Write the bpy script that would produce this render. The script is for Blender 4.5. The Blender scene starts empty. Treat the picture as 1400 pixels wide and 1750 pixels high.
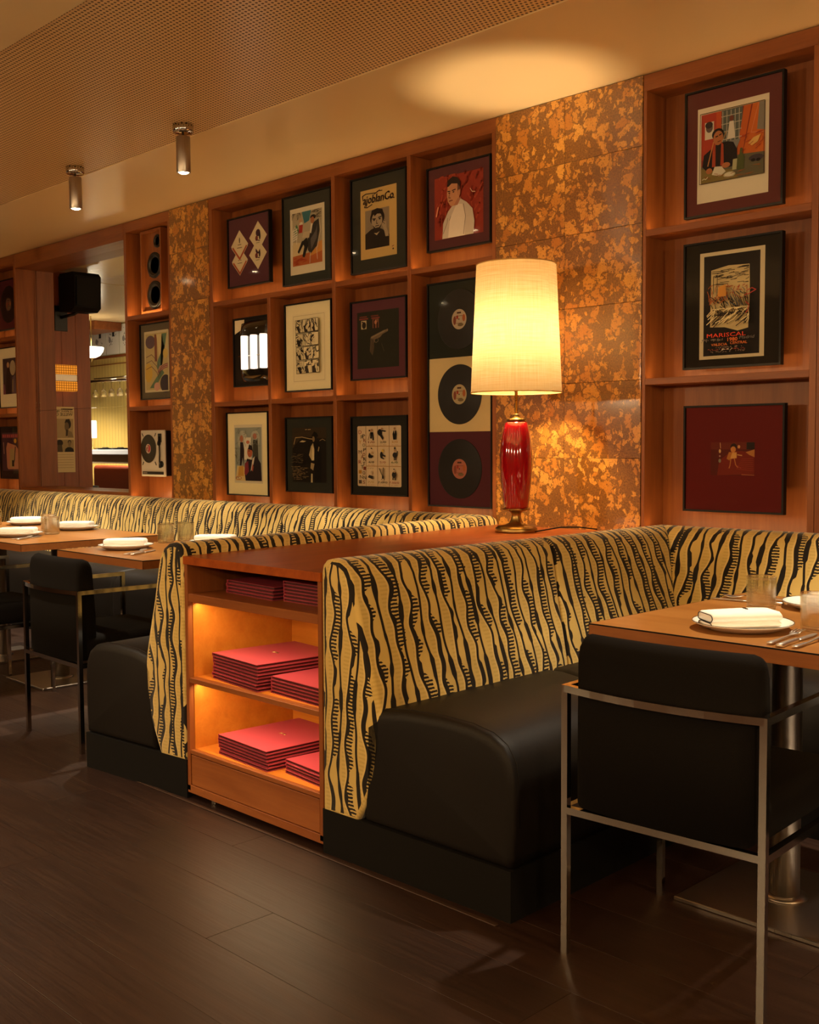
import bpy, bmesh, math, random
from mathutils import Vector, Matrix
random.seed(7)
S = bpy.context.scene
COL = S.collection
PI = math.pi

# ---------------------------------------------------------------- camera
F_PX, PITCH, YAW, ROLL = 1886.0, math.radians(3.45), math.radians(45.43), math.radians(-0.33)
fw = Vector((-math.sin(YAW)*math.cos(PITCH), math.cos(YAW)*math.cos(PITCH), -math.sin(PITCH)))
r0 = Vector((math.cos(YAW), math.sin(YAW), 0)); u0 = r0.cross(fw)
rt = r0*math.cos(ROLL)+u0*math.sin(ROLL); up = u0*math.cos(ROLL)-r0*math.sin(ROLL)
cd = bpy.data.cameras.new('camera'); cam = bpy.data.objects.new('camera', cd); COL.objects.link(cam)
cd.sensor_fit = 'VERTICAL'; cd.sensor_height = 36.0; cd.sensor_width = 28.8; cd.lens = F_PX*36.0/1750.0
cd.clip_start = 0.05; cd.clip_end = 60
cam.matrix_world = Matrix(((rt.x, up.x, -fw.x, 0), (rt.y, up.y, -fw.y, -4.05), (rt.z, up.z, -fw.z, 1.25), (0, 0, 0, 1)))
S.camera = cam

# ---------------------------------------------------------------- world, exposure
w = bpy.data.worlds.new('world'); S.world = w; w.use_nodes = True
w.node_tree.nodes['Background'].inputs[0].default_value = (0.9, 0.62, 0.35, 1)
w.node_tree.nodes['Background'].inputs[1].default_value = 0.0
S.view_settings.view_transform = 'Standard'; S.view_settings.look = 'None'
S.view_settings.gamma = 1.0; S.view_settings.exposure = 0.0; S.view_settings.use_curve_mapping = False
WARM = (1.0, 0.70, 0.37)        # tungsten lamps
COOLW = (1.0, 0.83, 0.60)       # spotlights
WARM2 = (1.0, 0.63, 0.28)       # strip lights in the shelves
SPOT_W, LED_W, CAB_W, LAMP_W, FILL_W, BAR_W = 225.0, .56, 2.2, 64.0, 160.0, 200.0

# ---------------------------------------------------------------- helpers
def lin(h):
    if isinstance(h, tuple): return h
    h = h.lstrip('#'); c = [int(h[i:i+2], 16)/255 for i in (0, 2, 4)]
    return tuple(x/12.92 if x <= .04045 else ((x+.055)/1.055)**2.4 for x in c)

class V:
    def __init__(s, nt, o): s.nt, s.o = nt, o
    def _m(s, op, *a): return s.nt.math(op, s, *a)
    def __add__(s, b): return s._m('ADD', b)
    def __radd__(s, b): return s._m('ADD', b)
    def __sub__(s, b): return s._m('SUBTRACT', b)
    def __rsub__(s, b): return s.nt.math('SUBTRACT', b, s)
    def __mul__(s, b): return s._m('MULTIPLY', b)
    def __rmul__(s, b): return s._m('MULTIPLY', b)
    def __truediv__(s, b): return s._m('DIVIDE', b)
    def gt(s, b): return s._m('GREATER_THAN', b)
    def lt(s, b): return s._m('LESS_THAN', b)
    def floor(s): return s._m('FLOOR')
    def fract(s): return s._m('FRACT')
    def abs(s): return s._m('ABSOLUTE')
    def max(s, b): return s._m('MAXIMUM', b)
    def min(s, b): return s._m('MINIMUM', b)
    def sin(s): return s._m('SINE')
    def clamp(s, lo=0.0, hi=1.0): return s.max(lo).min(hi)
class NT:
    def __init__(s, name):
        s.mat = bpy.data.materials.new(name); s.mat.use_nodes = True
        s.t = s.mat.node_tree; s.t.nodes.clear()
        s.out = s.t.nodes.new('ShaderNodeOutputMaterial')
    def n(s, ty, **p):
        x = s.t.nodes.new(ty)
        for k, v in p.items(): setattr(x, k, v)
        return x
    def put(s, sock, v):
        if isinstance(v, V): s.t.links.new(v.o, sock)
        elif hasattr(v, 'is_output'): s.t.links.new(v, sock)
        elif isinstance(v, tuple) and len(v) == 3 and sock.type == 'RGBA': sock.default_value = (*v, 1)
        else: sock.default_value = v
    def math(s, op, *a):
        x = s.n('ShaderNodeMath', operation=op)
        for i, v in enumerate(a): s.put(x.inputs[i], v)
        return V(s, x.outputs[0])
    def coords(s, kind='Object'): return s.n('ShaderNodeTexCoord').outputs[kind]
    def sep(s, vec):
        x = s.n('ShaderNodeSeparateXYZ'); s.put(x.inputs[0], vec); return [V(s, o) for o in x.outputs]
    def comb(s, x=0.0, y=0.0, z=0.0):
        c = s.n('ShaderNodeCombineXYZ')
        for i, v in enumerate((x, y, z)): s.put(c.inputs[i], v)
        return c.outputs[0]
    def noise(s, vec, scale=1.0, detail=2.0, rough=.5, dist=0.0, dims='3D'):
        x = s.n('ShaderNodeTexNoise', noise_dimensions=dims)
        s.put(x.inputs['Vector'], vec); x.inputs['Scale'].default_value = scale; x.inputs['Detail'].default_value = detail
        x.inputs['Roughness'].default_value = rough; x.inputs['Distortion'].default_value = dist
        return V(s, x.outputs[0])
    def ramp(s, v, stops):
        x = s.n('ShaderNodeValToRGB'); s.put(x.inputs[0], v); e = x.color_ramp.elements
        while len(e) < len(stops): e.new(.5)
        for i, (p, c) in enumerate(stops): e[i].position = p; e[i].color = (*lin(c), 1)
        return x.outputs[0]
    def mix(s, f, a, b):
        x = s.n('ShaderNodeMix', data_type='RGBA'); s.put(x.inputs[0], f)
        s.put(x.inputs[6], a); s.put(x.inputs[7], b); return x.outputs[2]
    def bump(s, h, strength=.3, dist=.002):
        x = s.n('ShaderNodeBump'); s.put(x.inputs['Height'], h)
        x.inputs['Strength'].default_value = strength; x.inputs['Distance'].default_value = dist; return x.outputs[0]
    def bsdf(s, color=(.5, .5, .5), rough=.5, metal=0.0, spec=.5, normal=None, **kw):
        x = s.n('ShaderNodeBsdfPrincipled'); s.put(x.inputs['Base Color'], color); s.put(x.inputs['Roughness'], rough)
        s.put(x.inputs['Metallic'], metal); s.put(x.inputs['Specular IOR Level'], spec)
        if normal is not None: s.put(x.inputs['Normal'], normal)
        for k, v in kw.items(): s.put(x.inputs[k.replace('_', ' ')], v)
        s.t.links.new(x.outputs[0], s.out.inputs[0]); return x
    def rnd(s): return V(s, s.n('ShaderNodeObjectInfo').outputs['Random'])

MATS = {}
def plain(c, rough=.6, metal=0.0, spec=.4, name=None, **kw):
    key = (c, rough, metal, spec, tuple(sorted(kw.items())))
    if key not in MATS:
        t = NT(name or 'plain'); col = lin(c)
        v = t.noise(t.coords(), 35, 3)
        cc = t.mix(v*.22, col, tuple(x*.72 for x in col))
        t.bsdf(cc, rough, metal, spec, **kw); MATS[key] = t.mat
    return MATS[key]
def emit(c, strength, name='glow'):
    key = ('e', c, strength)
    if key not in MATS:
        t = NT(name); e = t.n('ShaderNodeEmission'); e.inputs[0].default_value = (*lin(c), 1); e.inputs[1].default_value = strength
        t.t.links.new(e.outputs[0], t.out.inputs[0]); MATS[key] = t.mat
    return MATS[key]

# --- objects
ORG = {}
def org(o):
    while o is not None and o.parent is not None: o = o.parent
    return ORG.get(o.name, Vector((0, 0, 0))) if o is not None else Vector((0, 0, 0))
def thing(name, label, cat, loc=(0, 0, 0), rz=0.0, group=None, static=True):
    """an Empty at the base; static things take their parts in world coordinates"""
    o = bpy.data.objects.new(name, None); COL.objects.link(o); o.location = loc; o.rotation_euler = (0, 0, rz)
    o.empty_display_size = .1
    o['label'] = label; o['category'] = cat
    if group: o['group'] = group
    ORG[o.name] = Vector(loc) if static else Vector((0, 0, 0))
    return o
def tag(o, label, cat, group=None):
    o['label'] = label; o['category'] = cat
    if group: o['group'] = group
    return o
def struct(o, label=None):
    o['kind'] = 'structure'
    if label: o['label'] = label
    return o
def mesh(name, verts, faces, mat, parent=None, smooth=False, uv=None, mats=None, midx=None, label=None):
    O = org(parent)
    me = bpy.data.meshes.new(name); me.from_pydata([tuple(Vector(v)-O) for v in verts], [], faces)
    for m in (mats or [mat]): me.materials.append(m)
    if midx: me.polygons.foreach_set('material_index', midx)
    if smooth: me.polygons.foreach_set('use_smooth', [True]*len(me.polygons))
    if uv:
        l = me.uv_layers.new(name='UVMap'); k = 0
        for p in uv:
            for c in p: l.data[k].uv = c; k += 1
    me.update()
    o = bpy.data.objects.new(name, me); COL.objects.link(o)
    if parent: o.parent = parent
    if label: o['label'] = label
    return o
def bmobj(name, bm, mat, parent=None, smooth=False, label=None):
    O = org(parent); bmesh.ops.translate(bm, verts=bm.verts, vec=-O)
    me = bpy.data.meshes.new(name); bm.to_mesh(me); bm.free()
    me.materials.append(mat)
    if smooth: me.polygons.foreach_set('use_smooth', [True]*len(me.polygons))
    o = bpy.data.objects.new(name, me); COL.objects.link(o)
    if parent: o.parent = parent
    if label: o['label'] = label
    return o
def box(name, mat, parent, x0, x1, y0, y1, z0, z1, bev=.0015, seg=1, smooth=False, label=None):
    bm = bmesh.new(); bmesh.ops.create_cube(bm, size=1)
    for v in bm.verts:
        v.co = Vector(((x0+x1)/2+v.co.x*(x1-x0), (y0+y1)/2+v.co.y*(y1-y0), (z0+z1)/2+v.co.z*(z1-z0)))
    if bev: bmesh.ops.bevel(bm, geom=bm.edges[:], offset=bev, segments=seg, profile=.5, affect='EDGES')
    return bmobj(name, bm, mat, parent, smooth, label)
def lathe_vf(prof, n=32, c=(0, 0, 0), rib=None):
    vs, fs = [], []
    for i, (r, z) in enumerate(prof):
        for k in range(n):
            a = 2*PI*k/n; rr = r
            if rib and rib[0] <= i <= rib[1]: rr = r+(rib[2] if k % 2 else 0)
            vs.append((c[0]+rr*math.cos(a), c[1]+rr*math.sin(a), c[2]+z))
    m = len(prof)
    for i in range(m-1):
        for k in range(n):
            k2 = (k+1) % n
            fs.append((i*n+k, i*n+k2, (i+1)*n+k2, (i+1)*n+k))
    if prof[0][0] > 1e-6: fs.append(tuple(range(n-1, -1, -1)))
    if prof[-1][0] > 1e-6: fs.append(tuple((m-1)*n+k for k in range(n)))
    return vs, fs
def lathe(name, prof, mat, parent, c=(0, 0, 0), n=32, smooth=True, rib=None, closed=False, label=None):
    vs, fs = lathe_vf(prof, n, c, rib)
    if closed: fs = fs[:(len(prof)-1)*n]
    o = mesh(name, vs, fs, mat, parent, smooth, label=label)
    return o
def tube_vf(pts, r, n=8, square=False):
    pts = [Vector(p) for p in pts]; vs, fs = [], []
    if square: n = 4
    prev = None
    for i, p in enumerate(pts):
        d = (pts[min(i+1, len(pts)-1)]-pts[max(i-1, 0)]).normalized()
        if prev is None:
            a = Vector((0, 0, 1)) if abs(d.z) < .9 else Vector((0, 1, 0))
            s = d.cross(a).normalized()
        else:
            s = (prev-d*prev.dot(d)).normalized()
        t = s.cross(d).normalized(); prev = s
        for k in range(n):
            a = 2*PI*k/n+(PI/4 if square else 0); rr = r*(1.4142 if square else 1)
            vs.append(p+(s*math.cos(a)+t*math.sin(a))*rr)
    for i in range(len(pts)-1):
        for k in range(n):
            k2 = (k+1) % n; fs.append((i*n+k, i*n+k2, (i+1)*n+k2, (i+1)*n+k))
    fs.append(tuple(range(n-1, -1, -1))); m = len(pts)-1; fs.append(tuple(m*n+k for k in range(n)))
    return vs, fs
def tube(name, pts, r, mat, parent, n=8, square=False, label=None):
    vs, fs = tube_vf(pts, r, n, square); return mesh(name, vs, fs, mat, parent, not square, label=label)
def prism(name, poly, z0, z1, mat, parent, smooth=False, label=None):
    """outline in x,y extruded in z"""
    n = len(poly); vs = [(x, y, z0) for x, y in poly]+[(x, y, z1) for x, y in poly]
    fs = [tuple(range(n-1, -1, -1)), tuple(range(n, 2*n))]+[(i, (i+1) % n, n+(i+1) % n, n+i) for i in range(n)]
    return mesh(name, vs, fs, mat, parent, smooth, label=label)
def merge(*lst):
    vs, fs = [], []
    for v, f in lst:
        k = len(vs); vs += list(v); fs += [tuple(i+k for i in q) for q in f]
    return vs, fs
def box_vf(x0, x1, y0, y1, z0, z1):
    return ([(x0, y0, z0), (x1, y0, z0), (x1, y1, z0), (x0, y1, z0), (x0, y0, z1), (x1, y0, z1), (x1, y1, z1), (x0, y1, z1)],
            [(3, 2, 1, 0), (4, 5, 6, 7), (0, 1, 5, 4), (1, 2, 6, 5), (2, 3, 7, 6), (3, 0, 4, 7)])
def dup(root, loc, rz, label=None, group=None):
    r = root.copy(); COL.objects.link(r); r.location = loc; r.rotation_euler = (0, 0, rz)
    if label: r['label'] = label
    if group: r['group'] = group
    for ch in list(root.children):
        c = ch.copy(); COL.objects.link(c); c.parent = r
        for g in ch.children:
            d = g.copy(); COL.objects.link(d); d.parent = c
    return r
def light(kind, name, loc, energy, color, parent=None, rot=None, **kw):
    l = bpy.data.lights.new(name, kind); l.energy = energy; l.color = color
    for k, v in kw.items(): setattr(l, k, v)
    o = bpy.data.objects.new(name, l); COL.objects.link(o); O = org(parent)
    o.location = Vector(loc)-O
    if rot: o.rotation_euler = rot
    if parent: o.parent = parent
    return o
ORD = ['first', 'second', 'third', 'fourth', 'fifth', 'sixth', 'seventh', 'eighth', 'ninth', 'tenth']
# ---------------------------------------------------------------- materials
def wood(name, axis, c1, c2, c3, rough=.38, scale=1.0, spec=.4, coat=.0):
    t = NT(name); x, y, z = t.sep(t.coords()); r = t.rnd()*37.0
    st = {'X': (1.2, 16, 16), 'Y': (16, 1.2, 16), 'Z': (16, 16, 1.2)}[axis]
    vec = t.comb(x*st[0]*scale+r, y*st[1]*scale+r, z*st[2]*scale)
    n = t.noise(vec, 1.0, 5, .6, .6); fine = t.noise(vec, 7.0, 2, .5)
    knots = t.noise(t.comb(x*1.7+r, y*1.7, z*1.7), 1.0, 2)
    col = t.ramp((n*.8+fine*.2+(knots-.5)*.35).clamp(), [(.28, c1), (.5, c2), (.74, c3)])
    t.bsdf(col, rough, 0.0, spec, t.bump(fine, .08, .001), Coat_Weight=coat, Coat_Roughness=.2)
    return t.mat
CH = ('#733d1a', '#884c22', '#9a5b2c')
W_X = wood('cherry_wood_x', 'X', *CH); W_Y = wood('cherry_wood_y', 'Y', *CH); W_Z = wood('cherry_wood_z', 'Z', *CH)
W_TOP = wood('walnut_counter', 'Y', '#8a3e10', '#a04c16', '#b05a1e', rough=.32)
W_IN = wood('maple_interior', 'X', '#b0641c', '#c07222', '#cc802c', rough=.45)
W_TAB = wood('teak_table', 'X', '#7e4e22', '#94622c', '#a4723a', rough=.3)
W_TABE = wood('teak_edge', 'X', '#74421c', '#864f24', '#945c2c', rough=.4)
W_PIER = wood('pier_panel', 'Z', '#7a3a16', '#8a461c', '#9a5424', rough=.35)
# dark oiled floor planks
t = NT('dark_oak'); x, y, z = t.sep(t.coords()); r = t.rnd()
vec = t.comb(x*1.1+r*43.0, y*14.0+r*17.0, z)
n = t.noise(vec, 1.0, 5, .6, 1.2); fine = t.noise(t.comb(x*4+r*9.0, y*150.0, z), 1.0, 3, .6)
blot = t.noise(t.comb(x*1.3+r*5.0, y*2.2, z), 1.0, 2)
col = t.ramp((n*.55+fine*.3+blot*.25+(r-.5)*.07).clamp(), [(.3, '#1e110a'), (.52, '#2a1911'), (.75, '#382418')])
t.bsdf(col, (fine*.25+.3), 0.0, .45, t.bump(fine*.6+n*.4, .25, .002)); M_FLOOR = t.mat
M_GAP = plain('#140b07', .9)
# lacquered ceiling and perforated metal ceiling
t = NT('lacquered_ceiling'); n = t.noise(t.coords(), 1.4, 3); n2 = t.noise(t.coords(), 60, 2)
t.bsdf(t.mix(n*.5, lin('#e4c896'), lin('#d8bc88')), (n*.1+.2), 0.0, .5, t.bump(n2, .03, .001)); M_CEIL = t.mat
t = NT('perforated_ceiling'); x, y, z = t.sep(t.coords()); PT = .0200
row = (y/PT).floor(); fx = ((x/PT)+row*.5).fract()-.5; fy = (y/PT).fract()-.5
d = fx*fx+fy*fy; hole = d.lt(.075)
n = t.noise(t.coords(), 1.1, 2)
t.bsdf(t.mix(hole, t.mix(n*.5, lin('#e2bc80'), lin('#d4ae74')), lin('#4a2c12')), (hole*.4+.3), .0, .6, t.bump(1.0-hole, .5, .002)); M_PERF = t.mat
# cork sheet: ragged pale flakes of two sizes pressed into brown granules, varnished
t = NT('varnished_cork'); co = t.coords(); r = t.rnd()*23.0
x, y, z = t.sep(co); base = t.comb(x+r, 0.0, z+r*.7)
X2, Y2, Z2 = t.sep(base)
wa = t.noise(base, 22, 4, .65); wb = t.noise(t.comb(X2+5.0, 0.0, Z2+9.0), 22, 4, .65)
gran = t.noise(base, 130, 3, .75); speck = t.noise(base, 62, 4, .8)
str_ = t.noise(t.comb(X2*38+wa*16.0, 0.0, Z2*105+wb*16.0), 1.0, 3, .6)
def flakes(scale, amp, thr, lo):
    warp = t.comb(X2+(wa-.5)*amp, 0.0, (Z2+(wb-.5)*amp)*.78)
    out = []
    for ft in ('F1', 'DISTANCE_TO_EDGE'):
        vo = t.n('ShaderNodeTexVoronoi', voronoi_dimensions='3D', feature=ft); t.put(vo.inputs['Vector'], warp); vo.inputs['Scale'].default_value = scale; out.append(vo)
    sc = t.n('ShaderNodeSeparateColor'); t.t.links.new(out[0].outputs['Color'], sc.inputs[0])
    cr, cg, cb = [V(t, o) for o in sc.outputs]
    return (V(t, out[1].outputs['Distance']).gt((wa-.42)*.5+lo))*cr.gt(thr), cg
fa, ca = flakes(19, .13, .50, .05); fb, cb_ = flakes(46, .06, .68, .06)
flake = fa.max(fb); tone = ca*fa+cb_*(1.0-fa)
pore = speck.gt(.575)*str_.gt(.47)
fcol = t.mix(tone, lin('#c07a24'), lin('#ecae4c')); fcol = t.mix((str_*1.5-.45).clamp(0.0, .7), fcol, lin('#a8641a')); fcol = t.mix(pore*.9, fcol, lin('#40200a'))
mcol = t.mix((gran*3.0-1.0).clamp(), lin('#553210'), lin('#a06a26')); mcol = t.mix((t.noise(base, 9, 2)-.3).clamp(0.0, .5), mcol, lin('#7a4c18'))
t.bsdf(t.mix(flake, mcol, fcol), .36, 0.0, .5, t.bump(flake*.4+gran*.4+speck*.4, .32, .002), Coat_Weight=.7, Coat_Roughness=.10); M_CORK = t.mat
# printed velvet: wavy black stripes with comb teeth on ochre
t = NT('zebra_velvet'); u, v, _ = t.sep(t.coords('UV')); P = .084
v0 = v
lean = t.noise(t.comb(u*1.3, v*1.6, 0.0), 1.0, 1, dims='2D')
s = u/P + (lean-.5)*1.0
i = s.floor(); fr = s.fract()
def nz(k, fv, det=1.0): return t.noise(t.comb(i*7.31+k, v*fv, 0.0), 1.0, det, .4, dims='2D')
c1 = (nz(0.0, 10.0, 0.0)-.5)*.62+.32
d1 = fr-c1
w1 = ((nz(31.7, 13.0, 0.0)-.5)*1.0).clamp(0.0, .10)
tt = ((nz(71.3, 8.0, 0.0)-.38)*3.0).clamp(0.0, .40)
tjit = t.noise(t.comb(u*90, v*60, 0.0), 1.0, 1, dims='2D')
tooth = (v/.0115+i*.37+(tjit-.5)*.3).fract().lt(.56)
tlen = tt*((t.noise(t.comb(i*3.3, (v/.0115).floor()*1.7, 0.0), 1.0, 0, dims='2D')-.5)*.5+1.0)
bold = d1.gt(-.065)*d1.lt(w1+.065)
comb_ = d1.gt(0.0)*d1.lt(tlen)*tooth
c2 = (nz(113.0, 6.5, 0.0)-.5)*.34+.83
w2 = ((nz(155.0, 11.0, 0.0)-.5)*.45).clamp(0.0, .07)
thin = (fr-c2).abs().lt(w2+.058)
black = bold.max(comb_).max(thin)
rib = (v/.0125).fract().lt(.5)*d1.lt(-.12)*d1.gt(-.5)
halo = d1.gt(-.15)*d1.lt(-.05)
sheen = t.noise(t.comb(u*3, v*3, 0.0), 1.0, 2, dims='2D')
och = t.mix(sheen, lin('#c8a858'), lin('#dfc47a')); och = t.mix(rib*.22, och, lin('#a07f34')); och = t.mix(halo*.35, och, lin('#f0d894'))
n = t.noise(t.coords('UV'), 900, 2, dims='2D')
t.bsdf(t.mix(black, och, lin('#17100b')), .72, 0.0, .25, t.bump((1.0-black)*.6-rib*.25+n*.15, .7, .004), Sheen_Weight=.35, Sheen_Roughness=.4)
M_ZEB = t.mat
# black leather, black wool, chrome, brass, glass...
t = NT('black_leather'); n = t.noise(t.coords(), 260, 3); n2 = t.noise(t.coords(), 5, 2)
t.bsdf(t.mix(n2*.5, lin('#0f0b08'), lin('#18110c')), .55, 0.0, .28, t.bump(n+n2*2.0, .12, .002)); M_LEA = t.mat
t = NT('black_wool'); n = t.noise(t.coords(), 420, 2)
t.bsdf(t.mix(n, lin('#0b0908'), lin('#15110e')), .9, 0.0, .12, t.bump(n, .3, .001)); M_WOOL = t.mat
t = NT('chrome'); n = t.noise(t.coords(), 12, 2); t.bsdf(lin('#c9c4bc'), (n*.08+.06), 1.0, .5); M_CHR = t.mat
t = NT('brushed_steel'); x, y, z = t.sep(t.coords()); n = t.noise(t.comb(x*400, y*400, z*4), 1.0, 2); t.bsdf(lin('#b3aaa0'), (n*.2+.22), 1.0, .5); M_STL = t.mat
t = NT('aged_brass'); n = t.noise(t.coords(), 30, 3); t.bsdf(t.mix(n, lin('#8f7443'), lin('#b0935a')), (n*.2+.2), 1.0, .5); M_BRS = t.mat
t = NT('red_glazed_ceramic'); n = t.noise(t.coords(), 4, 2); t.bsdf(t.mix(n, lin('#8c0510'), lin('#a00a18')), .08, 0.0, .6, Coat_Weight=1.0, Coat_Roughness=.03); M_RED = t.mat
t = NT('linen_shade'); x, y, z = t.sep(t.coords('UV')); 
a1 = t.noise(t.comb(x*6, y*260, 0.0), 1.0, 3, .6, dims='2D'); a2 = t.noise(t.comb(x*260, y*6, 0.0), 1.0, 3, .6, dims='2D')
wv = (a1*.55+a2*.45); col = t.ramp(wv, [(.25, '#c79c58'), (.5, '#dcb878'), (.75, '#ebcf98')])
df = t.n('ShaderNodeBsdfDiffuse'); tr = t.n('ShaderNodeBsdfTranslucent'); mx = t.n('ShaderNodeMixShader'); mx.inputs[0].default_value = .62
t.put(df.inputs[0], col); t.put(tr.inputs[0], t.mix(.84, t.mix(.2, col, (.80, .70, .52)), (.0, .0, .0))); t.t.links.new(df.outputs[0], mx.inputs[1]); t.t.links.new(tr.outputs[0], mx.inputs[2]); t.t.links.new(mx.outputs[0], t.out.inputs[0]); M_SHADE = t.mat
t = NT('clear_glass'); g = t.n('ShaderNodeBsdfGlass'); g.inputs['Roughness'].default_value = 0.0; g.inputs['IOR'].default_value = 1.45; g.inputs[0].default_value = (.97, .97, .95, 1)
tp = t.n('ShaderNodeBsdfTransparent'); tp.inputs[0].default_value = (.96, .96, .94, 1); mx = t.n('ShaderNodeMixShader'); mx.inputs[0].default_value = .4
t.t.links.new(tp.outputs[0], mx.inputs[1]); t.t.links.new(g.outputs[0], mx.inputs[2]); t.t.links.new(mx.outputs[0], t.out.inputs[0]); M_GLS = t.mat
t = NT('picture_glass'); gl = t.n('ShaderNodeBsdfGlossy'); gl.inputs['Roughness'].default_value = .04; gl.inputs[0].default_value = (1, 1, 1, 1)
tp = t.n('ShaderNodeBsdfTransparent'); fr_ = t.n('ShaderNodeFresnel'); fr_.inputs[0].default_value = 1.25; mx = t.n('ShaderNodeMixShader')
t.t.links.new(fr_.outputs[0], mx.inputs[0]); t.t.links.new(tp.outputs[0], mx.inputs[1]); t.t.links.new(gl.outputs[0], mx.inputs[2]); t.t.links.new(mx.outputs[0], t.out.inputs[0]); M_PANE = t.mat
t = NT('mirror_silver'); n = t.noise(t.coords(), 1.0, 1); t.bsdf(t.mix(n*.2, (.86, .84, .80), (.82, .80, .76)), 0.0, 1.0, .5); M_MIR = t.mat
t = NT('menu_card'); n = t.noise(t.coords(), 180, 2); t.bsdf(t.mix(n*.4, lin('#aa4150'), lin('#9c3644')), .36, 0.0, .6, t.bump(n, .08, .001)); M_MENU = t.mat
M_MENU_IN = plain('#4a141a', .7)  # dark page colour stands in for shade on the menus' front edges
M_NAP = plain('#f4f0e8', .85); M_POR = plain('#f1ece2', .18, spec=.5); M_BLK = plain('#0d0b0a', .35); M_BLKM = plain('#0c0a08', .75, spec=.2)
M_VINYL = None
t = NT('vinyl'); x, y, z = t.sep(t.coords()); rr = t.math('SQRT', x*x+z*z); gr = (rr*900.0).sin()
n = t.noise(t.comb(rr*220.0, 0.0, 0.0), 1.0, 2)
t.bsdf(t.mix(n, lin('#120e0c'), lin('#241c17')), (n*.2+.22), 0.0, .5, t.bump(gr, .15, .0005)); M_VINYL = t.mat
M_FRAME = plain('#0c0908', .5, spec=.25)
M_WALL = plain('#5a3a22', .7); M_DARKW = plain('#4a2c18', .6)

def glow_glass(name, c, strength, clear=.6):
    t = NT(name); e = t.n('ShaderNodeEmission'); e.inputs[0].default_value = (*lin(c), 1); e.inputs[1].default_value = strength
    tp = t.n('ShaderNodeBsdfTransparent'); mx = t.n('ShaderNodeMixShader'); mx.inputs[0].default_value = 1-clear
    t.t.links.new(tp.outputs[0], mx.inputs[1]); t.t.links.new(e.outputs[0], mx.inputs[2]); t.t.links.new(mx.outputs[0], t.out.inputs[0]); return t.mat
M_BULB = glow_glass('bulb_glass', '#ffd9a0', 20.0); M_FILL_GLOBE = glow_glass('fill_globe_glass', '#ffc887', 8.0)

t = NT('table_steel'); n = t.noise(t.coords(), 40, 2); t.bsdf(lin('#e0dbd2'), (n*.1+.25), 1.0, .5); M_CUT = t.mat
# ---------------------------------------------------------------- room shell
ZC = 2.805
floor = box('floor', M_GAP, None, -14.8, 3.2, -7.2, .6, -.12, -.016, bev=0); struct(floor)
pm = {}
PW, PL = .215, 2.15
for j in range(18):
    y0 = -.35-(j+1)*PW; off = (j*0.83) % PL
    k = 0; x = -9.9-off
    while x < .7:
        me_key = 'p'
        if me_key not in pm:
            o = box('plank', M_FLOOR, None, 0, PL-.0012, 0, PW-.0012, -.016, 0, bev=.0005); pm[me_key] = o.data; o.parent = floor
        else:
            o = bpy.data.objects.new('plank', pm[me_key]); COL.objects.link(o); o.parent = floor
        o.location = (x, y0, 0); x += PL
# floor beyond the planked strip in view: same boards, merged
vs, fs = merge(*[box_vf(x, x+PL-.003, y, y+PW-.003, -.016, -.0005) for x, y in
    [(-14.6+PL*a, -7.1+PW*b) for a in range(8) for b in range(14)]+[(-14.6+PL*a, -4.22+PW*b) for a in range(1) for b in range(21)]])
rest = mesh('plank_field', vs, fs, M_FLOOR, floor); rest['kind'] = 'stuff'
# ceiling: slab, lacquered border along the wall, perforated band, lacquered field
ceil = box('ceiling', M_CEIL, None, -14.8, 3.2, -7.2, .6, ZC+.012, ZC+.15, bev=0); struct(ceil)
PY0, PY1 = -2.07, -.862
box('smooth_border', M_CEIL, ceil, -14.8, 3.2, PY1+.003, .6, ZC, ZC+.014, bev=0)
box('perforated_panel', M_PERF, ceil, -9.6, 3.2, PY0, PY1, ZC+.003, ZC+.014, bev=0)
box('smooth_field', M_CEIL, ceil, -14.8, 3.2, -7.2, PY0-.003, ZC, ZC+.014, bev=0)
box('smooth_field', M_CEIL, ceil, -14.8, -9.603, PY0-.003, PY1+.003, ZC, ZC+.014, bev=0)
# walls out of the picture
struct(box('wall_back', M_DARKW, None, -14.8, 3.2, .2, .5, 0, ZC, bev=0))
struct(box('wall_front', M_WALL, None, -14.8, 3.2, -7.2, -7.0, 0, ZC, bev=0))
struct(box('wall_right', M_WALL, None, 2.9, 3.2, -7.0, .2, 0, ZC, bev=0))
struct(box('wall_left', M_WALL, None, -14.8, -14.6, -7.0, .2, 0, ZC, bev=0))

# ---------------------------------------------------------------- cork pilasters, tile by tile
def cork(name, x0, x1, xs, zs):
    b = box(name, M_DARKW, None, x0, x1, .004, .199, 0, ZC-.001, bev=0); struct(b)
    xs = [x0]+xs+[x1]; zs = [.02]+zs+[ZC-.002]
    for a in range(len(xs)-1):
        for c in range(len(zs)-1):
            j = .0007
            box('cork_tile', M_CORK, b, xs[a]+j, xs[a+1]-j, -.002+random.uniform(-.0006, .0006), .004, zs[c]+j, zs[c+1]-j, bev=.0009)
cork('trim_1', -3.511, -2.69, [-3.101], [.52, .856, 1.188, 1.526, 1.862, 2.19, 2.512])
cork('trim_2', -6.352, -5.904, [], [.54, .872, 1.204, 1.53, 1.865, 2.19, 2.512])

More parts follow.
